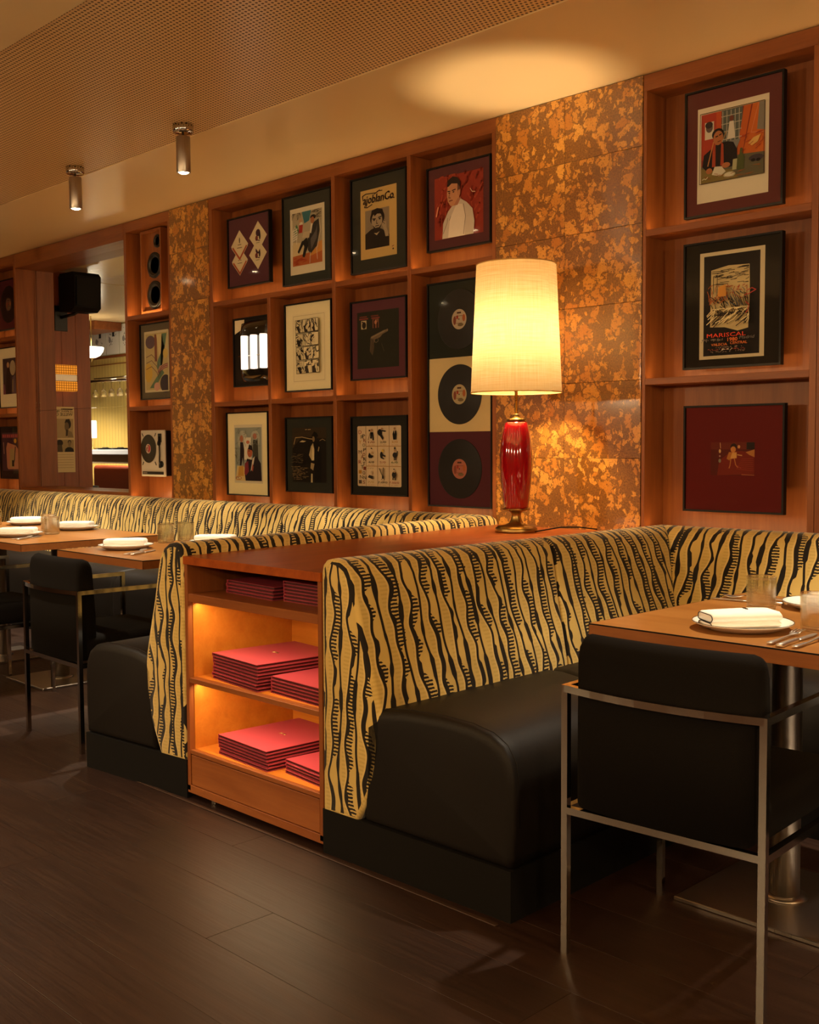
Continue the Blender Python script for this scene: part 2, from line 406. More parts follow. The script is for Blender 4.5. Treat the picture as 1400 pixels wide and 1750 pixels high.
# ---------------------------------------------------------------- display shelving
NB = .15                    # niche depth
S1, S2, S3, TH = 2.157, 1.530, .893, .028
TOPZ = 2.735
def led(unit, x0, x1, z, watts=1.0):
    box('light_strip', emit('#ffb765', 6.0), unit, x0+.012, x1-.012, .014, .020, z-.0095, z-.0065, bev=0)
    light('AREA', 'strip_light', ((x0+x1)/2, .019, z-.005), LED_W*watts*(x1-x0)/.55, WARM2, unit, rot=(PI-.35, 0, 0), shape='RECTANGLE', size=(x1-x0)-.03, size_y=.007)
def unit(label, x0, x1, posts, shelves, leds, name='display_shelf'):
    """posts: list of (xa, xb, z0, z1); shelves: list of (xa, xb, top)"""
    r = thing(name, label, 'shelf', ((x0+x1)/2, .075, 0))
    box('back_panel', W_Z, r, x0+.005, x1-.005, NB, NB+.02, .02, TOPZ, bev=0)
    box('top_rail', W_X, r, x0, x1, 0, NB+.02, TOPZ, ZC-.002)
    for xa, xb, z0, z1 in posts: box('post', W_Z, r, xa, xb, 0, NB, z0, z1)
    for xa, xb, zt in shelves: sh_ = box('shelf', W_X, r, xa, xb, .0105, NB, zt-TH, zt-.010, bev=0); box('shelf_lip', W_X, sh_, xa, xb, .0006, .0105, zt-TH, zt)
    for xa, xb, zt, wt in leds: led(r, xa, xb, zt, wt)
    return r
B = TH
unit('cherry wood wall shelving filled with framed pictures, left of the table lamp', -5.902, -3.513,
     [(-5.902, -5.866, .02, TOPZ), (-5.309, -5.280, .02, S1-TH), (-4.717, -4.688, .02, TOPZ), (-4.118, -4.092, .02, TOPZ), (-3.537, -3.513, .02, TOPZ)],
     [(-5.866, -4.717, S1), (-4.688, -4.118, S1), (-4.092, -3.537, S1),
      (-5.866, -5.309, S2), (-5.280, -4.717, S2), (-4.688, -4.118, S2),
      (-5.866, -5.309, S3), (-5.280, -4.717, S3), (-4.688, -4.118, S3), (-4.092, -3.537, S3)],
     [(-5.866, -4.717, S1, 1), (-4.688, -4.118, S1, 1), (-4.092, -3.537, S1, 1), (-5.866, -5.309, S2, 1), (-5.280, -4.717, S2, 1), (-4.688, -4.118, S2, 1),
      (-5.866, -5.309, S3, 1), (-5.280, -4.717, S3, 1), (-4.688, -4.118, S3, 1), (-4.092, -3.537, S3, 1)])
unit('cherry wood shelving bay with three framed posters, right of the wide cork panel', -2.688, -1.913,
     [(-2.688, -2.672, .02, TOPZ), (-1.940, -1.913, .02, TOPZ)],
     [(-2.672, -1.940, S1), (-2.672, -1.940, S2), (-2.672, -1.940, S3)],
     [(-2.672, -1.940, S1, .9), (-2.672, -1.940, S2, .9), (-2.672, -1.940, S3, .9)])
unit('cherry wood shelving bay at the right edge of the picture', -1.911, .9,
     [(-1.911, -1.885, .02, TOPZ), (-1.15, -1.123, .02, TOPZ), (-.4, -.373, .02, TOPZ), (.873, .9, .02, TOPZ)],
     [(-1.885, -1.15, S1), (-1.885, -1.15, S2), (-1.885, -1.15, S3)], [(-1.885, -1.15, S2, .9), (-1.885, -1.15, S1, .9)])
unit('narrow cherry wood shelving bay with speaker and turntable, beside the mirror', -6.935, -6.354,
     [(-6.935, -6.904, .02, TOPZ), (-6.376, -6.354, .02, TOPZ)],
     [(-6.904, -6.376, S1), (-6.904, -6.376, S2), (-6.904, -6.376, S3)],
     [(-6.904, -6.376, S1, 1.7), (-6.904, -6.376, S2, 1.2), (-6.904, -6.376, S3, 1.7)])
unit('cherry wood shelving bay at the left edge of the picture', -9.19, -8.624,
     [(-9.19, -9.165, .02, TOPZ), (-8.655, -8.624, .02, TOPZ)],
     [(-9.165, -8.655, S1), (-9.165, -8.655, S2), (-9.165, -8.655, S3)],
     [(-9.165, -8.655, S1, .8), (-9.165, -8.655, S2, 1), (-9.165, -8.655, S3, .8)])
# mirror between two bays, in two panes, under a wooden head rail
r = thing('wall_mirror', 'tall wall mirror in two panes, between the left shelving bays', 'mirror', (-7.78, .17, .93))
box('mirror_pane', M_MIR, r, -8.622, -6.937, .165, .170, .93, 1.5495, bev=.0008)
box('mirror_pane', M_MIR, r, -8.622, -6.937, .165, .170, 1.5515, 2.69, bev=.0008)
box('head_rail', W_X, r, -8.622, -6.937, 0, .17, 2.69, ZC-.002)
box('sill', W_X, r, -8.622, -6.937, 0, .17, .90, .93)
box('backing', M_DARKW, r, -8.622, -6.937, .171, .198, .02, 2.69, bev=0)
for zz in (1.615, 1.57, 1.535): lathe('screw_cap', [(0, 0), (.006, 0), (.005, .004), (0, .005)], M_BRS, r, (-8.616, .15, zz), 8)

# ---------------------------------------------------------------- banquettes (swept along an L-shaped path)
BACK = [(0, .13), (0, .5), (0, .865), (.006, .890), (.022, .906), (.05, .912), (.085, .906), (.115, .888), (.137, .855), (.155, .81), (.19, .70), (.235, .59), (.268, .50), (.283, .43), (.278, .36), (.25, .27), (.20, .19), (.155, .13)]
SEAT = [(.20, .14), (.20, .44), (.26, .482), (.36, .497), (.50, .503), (.60, .500), (.67, .487), (.715, .462), (.742, .42), (.752, .36), (.753, .25), (.748, .17), (.74, .14)]
PLIN = [(.0, .0), (.0, .138), (.745, .138), (.745, .0)]
def inset(prof, d, floor_ok=True):
    n = len(prof); out = []
    for k in range(n):
        a, b, c = Vector(prof[k-1]), Vector(prof[k]), Vector(prof[(k+1) % n])
        e1, e2 = (b-a).normalized(), (c-b).normalized()
        nn = Vector((e1.y, -e1.x))+Vector((e2.y, -e2.x))
        nn = nn.normalized() if nn.length > 1e-6 else Vector((0, 0))
        out.append((b.x+nn.x*d, max(b.y+nn.y*d, .001)))
    return out
def sweep(name, mat, parent, prof, A, oA, Bp, oB, d, t0, t1, rnd=.02, u_off=0.0, uvs=True, ends=(1, 1), smooth=True):
    """A,Bp path points with offset vectors oA,oB; t0..t1 fraction of the leg; profile x runs along the offset"""
    L = (Bp-A).length; l = (t1-t0)*L; rg = []
    r = rnd
    for k, (q, ins) in enumerate(((0, 1.0), (.12, .58), (.35, .22), (.65, .05), (1, 0))):
        rg.append((t0+q*r/L, ins*r*ends[0]))
    nn = max(2, int(l/.08))
    for k in range(1, nn): rg.append((t0+(r+(l-2*r)*k/nn)/L, 0))
    for k, (q, ins) in enumerate(((1, 0), (.65, .05), (.35, .22), (.12, .58), (0, 1.0))):
        rg.append((t1-q*r/L, ins*r*ends[1]))
    # arc length along profile
    n = len(prof); al = [0]
    for k in range(n): al.append(al[-1]+(Vector(prof[(k+1) % n])-Vector(prof[k])).length)
    vs, us = [], []
    for tq, ins in rg:
        P = A.lerp(Bp, tq); o = oA.lerp(oB, tq); pr = inset(prof, ins) if ins > 1e-6 else prof
        for x, z in pr:
            q = P+o*x; vs.append((q.x, q.y, z)); us.append((q-A).dot(d))
    fs, uv = [], []
    m = len(rg)
    for a in range(m-1):
        for k in range(n):
            k2 = (k+1) % n
            f = (a*n+k, a*n+k2, (a+1)*n+k2, (a+1)*n+k); fs.append(f[::-1])
            q = [(us[a*n+k]+u_off, al[k]), (us[a*n+k2]+u_off, al[k+1]), (us[(a+1)*n+k2]+u_off, al[k+1]), (us[(a+1)*n+k]+u_off, al[k])]
            uv.append(q[::-1])
    c0 = tuple(range(n)); c1 = tuple((m-1)*n+k for k in range(n-1, -1, -1))
    fs += [c0, c1]
    off = al[8]+prof[8][1] if n > 10 else 0
    uv.append([(us[k]+u_off-.28+prof[k][0], 1.9-prof[k][1]) for k in c0])
    uv.append([(us[i]+u_off+.28-prof[i-(m-1)*n][0], 1.9-prof[i-(m-1)*n][1]) for i in c1])
    o = mesh(name, vs, fs, mat, parent, smooth, uv if uvs else None)
    bm = bmesh.new(); bm.from_mesh(o.data); bmesh.ops.recalc_face_normals(bm, faces=bm.faces[:]); bm.to_mesh(o.data); bm.free()
    return o
def banquette(label, A, K, Ee, side, cuts1, cuts2, scut1, scut2, base, uo, kb, ks):
    BK = [(x if x < .14 else .14+(x-.14)*kb, z) for x, z in BACK]; ST = [(.18+(x-.20)*ks, z) for x, z in SEAT]; PLN = [(x if x < .5 else .18+(x-.20)*ks, z) for x, z in PLIN]
    A, K, Ee = [Vector((*p, 0)) for p in (A, K, Ee)]
    d1 = (K-A).normalized(); d2 = (Ee-K).normalized()
    nrm = lambda d: Vector((-d.y, d.x, 0))*side
    n1, n2 = nrm(d1), nrm(d2); m = (n1+n2)/(1+n1.dot(n2))
    r = thing('banquette', label, 'banquette', base)
    flip = (lambda p: p) if side < 0 else (lambda p: p)
    for leg, (P, oP, Q, oQ, d, cuts, sc, uoff) in enumerate(((A, n1, K, m, d1, cuts1, scut1, uo), (K, m, Ee, n2, d2, cuts2, scut2, uo+3.31))):
        for a, b in zip(cuts[:-1], cuts[1:]):
            sweep('back_cushion', M_ZEB, r, BK, P, oP, Q, oQ, d, a+.0004, b-.0004, .016 if b < 1 or leg else .016, uoff+a*.37, True,
                  (1 if not (leg == 1 and a == 0) else 0, 1 if not (leg == 0 and b == 1) else 0))
        for a, b in zip(sc[:-1], sc[1:]):
            sweep('seat_cushion', M_LEA, r, ST, P, oP, Q, oQ, d, a+.0004, b-.0004, .03, 0, False,
                  (1 if not (leg == 1 and a == 0) else 0, 1 if not (leg == 0 and b == 1) else 0))
        sweep('plinth', M_BLKM, r, PLN, P, oP, Q, oQ, d, 0.0, 1.0, .004, 0, False, (0, 0), smooth=False)
    return r, (A, n1, m, K, d1, ST)
bR, infoR = banquette('striped velvet corner banquette with black leather seat, right of the menu cabinet', (-2.565, -1.905), (-2.60, -.002), (.85, -.002), -1,
    [0, .56, 1], [0, .32, .62, 1], [0, .5, 1], [0, .4, .7, 1], (-2.3, -1.0, 0), 0.0, .86, 1.03)
bL, infoL = banquette('striped velvet corner banquette with black leather seat, behind the left tables', (-3.315, -1.905), (-3.50, -.002), (-9.16, -.002), 1,
    [0, .52, 1], [0, .10, .245, .375, .51, .66, .82, 1], [0, .5, 1], [0, .2, .4, .6, .8, 1], (-3.6, -1.0, 0), 11.0, .66, .80)
# seam piping round the open seat ends
for bq, (A, n1, m, K, d1, ST), in ((bR, infoR), (bL, infoL)):
    pts = []
    for x, z in ST[1:11]:
        q = A+n1*x+d1*.028; pts.append((q.x, q.y, z+.0005))
    tube('seat_piping', pts, .0018, M_LEA, bq, 6)

# ---------------------------------------------------------------- menu cabinet with long counter
CT = .866
cab = thing('menu_cabinet', 'cherry wood counter cabinet with lit open shelves between the two banquettes', 'cabinet', (-2.94, -1.5, 0))
xl, xr, yf = -3.314, -2.566, -1.902
# counter top, wider towards the wall
prism('counter_top', [(xl, yf-.004), (xr, yf-.004), (-2.602, -.004), (-3.499, -.004)], CT-.028, CT, W_TOP, cab)
box('side_panel', W_Z, cab, xl, xl+.018, yf, -1.40, .03, CT-.028)
box('side_panel', W_Z, cab, xr-.018, xr, yf, -1.40, .03, CT-.028)
box('back_panel', W_IN, cab, xl+.018, xr-.018, -1.44, -1.40, .03, CT-.028, bev=0)
Z1, Z2, Z3 = .735, .436, .178
box('shelf', W_X, cab, xl+.018, xr-.018, yf+.002, -1.44, Z1-.03, Z1)
box('shelf', W_X, cab, xl+.018, xr-.018, yf+.002, yf+.03, Z2-.018, Z2)
box('shelf', W_IN, cab, xl+.018, xr-.018, yf+.03, -1.44, Z2-.018, Z2, bev=0)
box('shelf', W_X, cab, xl+.018, xr-.018, yf+.002, yf+.02, Z3-.016, Z3)
box('shelf', W_IN, cab, xl+.018, xr-.018, yf+.02, -1.44, Z3-.016, Z3, bev=0)
box('lining', W_IN, cab, xl+.018, xl+.0215, yf+.02, -1.44, Z3, Z2-.018, bev=0)
box('lining', W_IN, cab, xl+.018, xl+.0215, yf+.02, -1.44, Z2, Z1-.03, bev=0)
box('lining', W_IN, cab, xr-.0215, xr-.018, yf+.02, -1.44, Z3, Z2-.018, bev=0)
box('lining', W_IN, cab, xr-.0215, xr-.018, yf+.02, -1.44, Z2, Z1-.03, bev=0)
box('kick_panel', W_X, cab, xl+.021, xr-.021, yf+.003, yf+.021, .052, Z3-.019)
box('base_rail', W_X, cab, xl, xr, yf, yf+.03, .022, .05)
box('toe_kick', M_BLKM, cab, xl+.01, xr-.01, yf+.05, -1.41, 0, .03, bev=0)
box('carcass', M_DARKW, cab, xl+.03, xr-.046, -1.39, -.01, 0, CT-.029, bev=0)
box('foot_bracket', M_STL, cab, xl+.115, xl+.135, yf+.02, yf+.045, 0, .022)
for zz in (Z1-.03, Z2-.018):
    box('light_strip', emit('#ffc27a', 5.0), cab, xl+.03, xr-.03, yf+.034, yf+.040, zz-.004, zz-.0005, bev=0)
    light('AREA', 'strip_light', ((xl+xr)/2, yf+.037, zz-.006), CAB_W, WARM, cab, rot=(.25, 0, 0), shape='RECTANGLE', size=(xr-xl)-.07, size_y=.008)
box('floor_trim', plain('#3c2a20', .4), cab, -3.88, -1.84, -1.934, -1.920, .0002, .004)
# ---------------------------------------------------------------- table lamp on the counter
LX, LY = -3.135, -.30
lamp = thing('table_lamp', 'tall red ceramic table lamp with a linen shade, on the counter', 'lamp', (LX, LY, CT))
L0 = (LX, LY, CT)
lathe('base', [(0, 0), (.092, 0), (.093, .004), (.093, .016), (.090, .020), (.086, .022), (.084, .026), (.05, .032), (.032, .040), (.024, .055), (.021, .07), (.022, .082), (.030, .090), (.050, .096), (.060, .098), (.060, .103), (.03, .105), (0, .105)], M_BRS, lamp, L0, 40)
lathe('body', [(0, .104), (.052, .104), (.054, .112), (.060, .16), (.0675, .23), (.072, .30), (.0725, .335), (.070, .375), (.064, .42), (.057, .455), (.050, .478), (.042, .486), (.03, .489), (0, .489)], M_RED, lamp, L0, 48)
lathe('collar', [(0, .489), (.043, .489), (.044, .492), (.044, .497), (.040, .499), (.020, .500), (.015, .504), (.015, .515), (.017, .517), (.010, .520), (0, .520)], M_BRS, lamp, L0, 32)
lathe('stem', [(0, .52), (.0065, .52), (.0065, .80), (.012, .802), (.012, .83), (0, .83)], M_BRS, lamp, L0, 16)
def shade():
    n, h0, h1, ra, rb = 64, .612, 1.166, .199, .174; rings = 14
    vs, fs, uv = [], [], []
    for i in range(rings+1):
        q = i/rings
        for k in range(n):
            a = 2*PI*k/n; r = ra+(rb-ra)*q
            vs.append((LX+r*math.cos(a), LY+r*math.sin(a), CT+h0+(h1-h0)*q))
    for i in range(rings):
        for k in range(n):
            k2 = (k+1) % n; fs.append((i*n+k, i*n+k2, (i+1)*n+k2, (i+1)*n+k))
            uv.append([(k/n*1.2, i/rings*.55), ((k+1)/n*1.2, i/rings*.55), ((k+1)/n*1.2, (i+1)/rings*.55), (k/n*1.2, (i+1)/rings*.55)])
    o = mesh('lamp_shade', vs, fs, M_SHADE, lamp, True, uv)
    vv, ff = [], []
    for k in range(n):
        a = 2*PI*k/n
        vv += [(LX+.172*math.cos(a), LY+.172*math.sin(a), CT+h1-.004), (LX+.118*math.cos(a), LY+.118*math.sin(a), CT+h1-.006)]
    ff = [(2*k, 2*((k+1) % n), 2*((k+1) % n)+1, 2*k+1) for k in range(n)]
    mesh('top_light_stop', vv, ff, plain('#c9a868', .9), o, True)  # added opaque ring, narrows the light pool on the ceiling
    for z, r in ((h0, ra), (h1, rb)):
        vv, ff = [], []
        tube('shade_hem', [(LX+r*math.cos(2*PI*k/48), LY+r*math.sin(2*PI*k/48), CT+z) for k in range(49)], .0025, plain('#c79a55', .8), o, 6)
    for a in (0, 2.09, 4.19):
        tube('shade_spider', [(LX, LY, CT+.80), (LX+.196*math.cos(a), LY+.196*math.sin(a), CT+.64)], .0015, M_BRS, o, 5)
shade()
BZ = CT+.815
lathe('bulb', [(0, .0), (.012, .005), (.022, .02), (.028, .04), (.026, .06), (.015, .075), (0, .08)], M_BULB, lamp, (LX, LY, CT+.822), 20)
light('POINT', 'bulb_light', (LX, LY, CT+.862), LAMP_W, (1.0, .75, .45), lamp, shadow_soft_size=.045)
tube('cord', [(LX+.085, LY+.02, CT+.004), (LX+.12, LY+.06, CT+.012), (LX+.16, LY+.12, CT+.022), (LX+.2, LY+.19, CT+.02), (LX+.24, LY+.27, CT+.008)], .003, M_BLKM, lamp, 6)

# ---------------------------------------------------------------- ceiling spotlights
def spot_fixture(x, y, label, group, energy=None, ang=68, tilt=None):
    r = thing('ceiling_spotlight', label, 'spotlight', (x, y, ZC-.26), 0, group)
    c = (x, y, ZC)
    lathe('canopy', [(0, 0), (.05, 0), (.05, -.032), (.047, -.035), (0, -.035)], M_CHR, r, c, 32)
    lathe('stem', [(0, -.035), (.006, -.035), (.006, -.055), (.012, -.058), (0, -.058)], M_CHR, r, c, 12)
    lathe('lamp_body', [(0, -.055), (.032, -.055), (.0345, -.058), (.0345, -.225), (.033, -.228), (.029, -.228), (.028, -.215), (0, -.212)], M_STL, r, c, 32)
    lathe('lens', [(0, -.233), (.012, -.232), (.022, -.228), (.027, -.222), (.027, -.216), (0, -.216)], emit('#ffe2b0', 45.0), r, c, 20)
    light('SPOT', 'spot', (x, y, ZC-.238), energy or SPOT_W, COOLW, r, rot=tilt or (0, 0, 0), spot_size=math.radians(ang), spot_blend=.55, shadow_soft_size=.028)
for x, y, l in ((-4.646, -1.0, 'chrome cylinder ceiling spotlight, nearest of the three in view'), (-5.749, -.985, 'chrome cylinder ceiling spotlight, middle one of the three in view'),
             (-6.868, -.97, 'chrome cylinder ceiling spotlight, cut by the left edge of the picture')):
    spot_fixture(x, y, l, 'spotlights in a row on the perforated ceiling')
for x, y, l, e in ((-1.32, -.98, 'chrome ceiling spotlight above the right table, out of the picture', SPOT_W*.95), (-.2, -.98, 'chrome ceiling spotlight further right, out of the picture', SPOT_W*.6),
             (-7.62, -.97, 'chrome ceiling spotlight further left, out of the picture', SPOT_W)):
    spot_fixture(x, y, l, 'spotlights in a row on the perforated ceiling', e)
for k, (x, y) in enumerate(((-4.6, -2.8), (-3.3, -3.9), (-1.4, -4.6), (-7.2, -3.4))):  # unseen aisle spots added as soft fill, one sited for a cork glint
    spot_fixture(x, y, 'chrome ceiling spotlight over the aisle, %s from the right' % ['third', 'second', 'first', 'fourth'][k], 'spotlights over the aisle', SPOT_W*.5, 95)
# unseen opal globes behind the camera, added as ambient fill
for k, (x, y) in enumerate(((-6.6, -5.6), (-4.6, -5.9), (-2.4, -6.0), (-.2, -5.8), (1.6, -4.4), (1.7, -2.2))):
    r = thing('fill_globe', 'opal glass globe pendant, %s of the row behind the camera' % ORD[k], 'pendant lamp', (x, y, 1.75), 0, 'globe pendants behind the camera')
    lathe('globe', [(.13*math.sin(PI*q/12), -.13*math.cos(PI*q/12)) for q in range(13)], M_FILL_GLOBE, r, (x, y, 1.9), 24)
    lathe('canopy', [(0, 0), (.06, 0), (.06, -.03), (0, -.03)], M_BRS, r, (x, y, ZC), 24)
    tube('rod', [(x, y, ZC-.03), (x, y, 2.03)], .006, M_BRS, r)
    light('POINT', 'globe_fill_light', (x, y, 1.9), FILL_W, WARM, r, shadow_soft_size=.12)

# ---------------------------------------------------------------- tables
TZ = .78
def table(label, x0, x1, y0, y1, cols):
    r = thing('dining_table', label, 'table', ((x0+x1)/2, (y0+y1)/2, 0))
    box('tabletop', W_TAB, r, x0+.0008, x1-.0008, y0+.0008, y1-.0008, TZ-.034, TZ, bev=.0008)
    for a in ((x0, x1, y0, y0+.0015), (x0, x1, y1-.0015, y1), (x0, x0+.0015, y0, y1), (x1-.0015, x1, y0, y1)):
        box('edge_band', W_TABE, r, *a, TZ-.036, TZ-.0035, bev=0)
        box('edge_inlay', M_BLKM, r, *a, TZ-.0035, TZ+.0002, bev=0)
    for cx, cy in cols:
        lathe('column', [(0, .012), (.040, .012), (.040, TZ-.045), (.11, TZ-.043), (.11, TZ-.036), (0, TZ-.036)], M_STL, r, (cx, cy, 0), 32)
        lathe('column_ring', [(.040, .012), (.062, .012), (.062, .016), (.050, .020), (.040, .021)], M_STL, r, (cx, cy, 0), 32)
        box('base_plate', M_STL, r, cx-.215, cx+.215, cy-.215, cy+.215, 0, .012, bev=.002)
    return r
table('teak dining table set for two, in the right corner banquette', -1.725, -1.00, -1.69, -.872, [(-1.39, -1.245)])
table('teak dining table behind the left menu-cabinet banquette end, right of the longer table', -4.755, -4.01, -1.65, -.855, [(-4.38, -1.245)])
table('long teak dining table reaching the left edge of the picture', -6.80, -5.135, -1.645, -.85, [(-5.535, -1.246), (-6.39, -1.19)])
table('teak dining table far left, beyond the long table', -8.75, -7.2, -1.62, -.85, [(-8.0, -1.2)])

# ---------------------------------------------------------------- chairs
def chair(label, loc, rz):
    r = thing('dining_chair', label, 'chair', loc, rz, 'black upholstered chairs with chrome frames', static=False)
    h = .0085; W, Dp, AH, LH = .252, .47, .66, .36
    for sx in (-1, 1):
        tube('leg', [(sx*W, 0, 0), (sx*W, 0, AH+h)], h, M_CHR, r, square=True)
        tube('leg', [(sx*W, Dp, 0), (sx*W, Dp, AH-h)], h, M_CHR, r, square=True)
        tube('arm_rail', [(sx*W, h, AH), (sx*W, Dp+h, AH)], h, M_CHR, r, square=True)
        tube('side_rail', [(sx*W, h, LH), (sx*W, Dp-h, LH)], h, M_CHR, r, square=True)
    bow = lambda x: -.032*(1-(x/W)**2)
    xs = [-W+2*W*k/12 for k in range(13)]
    tube('back_rail', [(x, bow(x), AH) for x in xs], h, M_CHR, r, square=True)
    tube('back_stretcher', [(x, bow(x)*.0, LH) for x in (-W+h, W-h)], h, M_CHR, r, square=True)
    tube('front_rail', [(-W+h, Dp, LH), (W-h, Dp, LH)], h, M_CHR, r, square=True)
    # upholstered back: bowed slab with rounded edges
    w, z0, z1, th = .230, LH+.012, .792, .075
    NX, NZ = 14, 10; vs, fs = [], []
    def ring(x, q, ins):
        zz0, zz1 = z0+ins, z1-ins*1.3
        yb = bow(x)*(.9)+.011+ins*.6; pts = []
        prof = [(.0, zz0), (0, zz0+(zz1-zz0)*.5), (0.002, zz1-.05), (.010, zz1-.018), (.026, zz1-.004), (.042, zz1), (th-.016, zz1-.007), (th-.004, zz1-.025), (th, zz1-.06), (th+.012, zz0+(zz1-zz0)*.45), (th+.012, zz0+.03), (th, zz0)]
        return [(x, yb+a-ins*(a/th), z) for a, z in prof]
    R_ = []
    for x, ins in [(-w, .022), (-w+.004, .010), (-w+.012, .003), (-w+.024, 0)]+[(-w+.024+(2*w-.048)*k/NX, 0) for k in range(1, NX)]+[(w-.024, 0), (w-.012, .003), (w-.004, .010), (w, .022)]:
        R_.append(ring(x, 0, ins))
    n = len(R_[0]); vs = [p for q in R_ for p in q]
    for a in range(len(R_)-1):
        for k in range(n):
            k2 = (k+1) % n; fs.append((a*n+k, a*n+k2, (a+1)*n+k2, (a+1)*n+k))
    fs += [tuple(range(n-1, -1, -1)), tuple((len(R_)-1)*n+k for k in range(n))]
    mesh('backrest', vs, fs, M_WOOL, r, True)
    box('seat', M_WOOL, r, -.238, .238, .03, Dp+.03, LH+.010, .475, bev=.032, seg=4, smooth=True)
    return r
ch = chair('black upholstered chair with chrome frame drawn up to the right table, seen from behind', (-1.371, -1.905, 0), math.radians(3.5))
dup(ch, (-4.358, -1.883, 0), math.radians(-1.5), 'black upholstered chair with chrome frame at the left table, beside the striped banquette end')
dup(ch, (-5.53, -1.895, 0), 0, 'black upholstered chair with chrome frame, cut by the left edge of the picture')

# ---------------------------------------------------------------- tableware
GR = 'ribbed glass tumblers on the tables'
tum = thing('tumbler', 'x', 'glass', (0, 0, 0), 0, GR, static=False)
lathe('glass_body', [(0, .0), (.036, .0), (.0395, .004), (.0405, .012), (.0415, .085), (.0418, .094), (.0405, .0955), (.0392, .094), (.0385, .085), (.0375, .016), (.034, .011), (0, .010)], M_GLS, tum, (0, 0, 0), 56, rib=(3, 4, -.0005))
first = [tum]
def put_glass(x, y, label):
    if first:
        o = first.pop(); o.location = (x, y, TZ+.0005); o['label'] = label; return o
    return dup(tum, (x, y, TZ+.0005), random.uniform(0, 1), label, GR)
PG = 'white plates on the tables'
pl = thing('plate', 'x', 'plate', (0, 0, 0), 0, PG, static=False)
lathe('dish', [(0, .0), (.07, .0), (.090, .002), (.120, .016), (.125, .0185), (.1255, .020), (.123, .0205), (.116, .017), (.101, .0068), (.095, .006), (0, .006)], M_POR, pl, (0, 0, 0), 56)
tube('rim_line', [(.1245*math.cos(2*PI*k/56), .1245*math.sin(2*PI*k/56), .0203) for k in range(57)], .0011, M_BLK, pl, 5)
fp = [pl]
def put_plate(x, y, label):
    if fp:
        o = fp.pop(); o.location = (x, y, TZ+.0005); o['label'] = label; return o
    return dup(pl, (x, y, TZ+.0005), 0, label, PG)
NG = 'folded white napkins on the plates'
def napkin():
    r = thing('napkin', 'x', 'napkin', (0, 0, 0), 0, NG, static=False)
    # two thick folds stacked: profile in x,z, run along y
    def fold(zb, h, w0, w1):
        return [(-w0, zb+.002), (-w0+.008, zb), (w1-.012, zb), (w1-.003, zb+h*.25), (w1, zb+h*.5), (w1-.003, zb+h*.8), (w1-.012, zb+h), (-w0+.012, zb+h), (-w0+.002, zb+h*.85), (-w0-.001, zb+h*.5)]
    rings = [(-.095, .0), (-.091, .35), (-.06, .6), (-.02, .9), (.03, 1.05), (.06, 1.0), (.078, .8), (.088, .45), (.092, .0)]
    for nm, zb, h, w0, w1 in (('lower_fold', .0, .016, .041, .043), ('upper_fold', .0165, .021, .045, .046)):
        pr = fold(zb, h, w0, w1); vs, fs = [], []; n = len(pr)
        for y, q in rings:
            for x, z in pr:
                bulge = .006*q*(1-(x/.05)**2) if z > zb+h*.6 else 0
                sq = .90+.10*min(1, q+.25)
                vs.append((x*sq, y, zb+(z-zb)*(.88 if q < .1 else 1)+bulge))
        for a in range(len(rings)-1):
            for k in range(n):
                k2 = (k+1) % n; fs.append((a*n+k, (a+1)*n+k, (a+1)*n+k2, a*n+k2))
        fs += [tuple(range(n)), tuple((len(rings)-1)*n+k for k in range(n-1, -1, -1))]
        o = mesh(nm, vs, fs, M_NAP, r, True)
        tube('edge_trim', [(vs[k][0], vs[k][1]-.0006, vs[k][2]) for k in list(range(n))+[0]], .0012, M_BLK, o, 5)
    tube('monogram', [(-.012, .010, .0442), (-.006, .016, .0445), (-.002, .008, .0445), (.004, .017, .0445), (.006, .009, .0445), (.012, .014, .0442)], .0010, M_BLK, r, 5)
    return r
npk = napkin(); fn = [npk]
def put_napkin(x, y, rz, label):
    if fn:
        o = fn.pop(); o.location = (x, y, TZ+.0075); o.rotation_euler.z = rz; o['label'] = label; return o
    return dup(npk, (x, y, TZ+.0075), rz, label, NG)
def ribbon(poly_half, zf, th):
    """symmetrical outline from (y, halfwidth) list with height function -> verts, faces"""
    vs, fs = [], []
    for y, w in poly_half:
        z = zf(y)
        vs += [(-w, y, z), (w, y, z), (w*.8, y, z+th), (-w*.8, y, z+th)]
    for a in range(len(poly_half)-1):
        for k in range(4):
            k2 = (k+1) % 4; fs.append((a*4+k, a*4+k2, a*4+4+k2, a*4+4+k))
    fs += [(3, 2, 1, 0), tuple(len(vs)-4+k for k in range(4))]
    return vs, fs
def fork():
    r = thing('fork', 'x', 'cutlery', (0, 0, 0), 0, 'cutlery on the tables', static=False)
    zf = lambda y: .004+.010*max(0, (y-.05)/.05)*max(0, 1-(y-.05)/.10) + .0*y
    vs, fs = ribbon([(-.10, .004), (-.096, .008), (-.08, .0085), (-.02, .004), (.03, .0032), (.045, .006), (.055, .011), (.066, .0125)], zf, .0022)
    mesh('handle', vs, fs, M_CUT, r, True)
    for x in (-.0105, -.0035, .0035, .0105):
        v2, f2 = ribbon([(.062, .0026), (.075, .002), (.105, .0012)], lambda y: zf(y)+.0, .0018)
        mesh('tine', [(a+x, b, c) for a, b, c in v2], f2, M_CUT, r, True)
    return r
def knife():
    r = thing('knife', 'x', 'cutlery', (0, 0, 0), 0, 'cutlery on the tables', static=False)
    vs, fs = ribbon([(-.11, .005), (-.106, .0095), (-.08, .0085), (-.01, .0065), (0, .0055)], lambda y: .001, .007); mesh('handle', vs, fs, M_CUT, r, True)
    vs, fs = ribbon([(0, .006), (.01, .008), (.07, .0095), (.10, .007), (.112, .002)], lambda y: .003, .0016); mesh('blade', vs, fs, M_CUT, r, True)
    return r
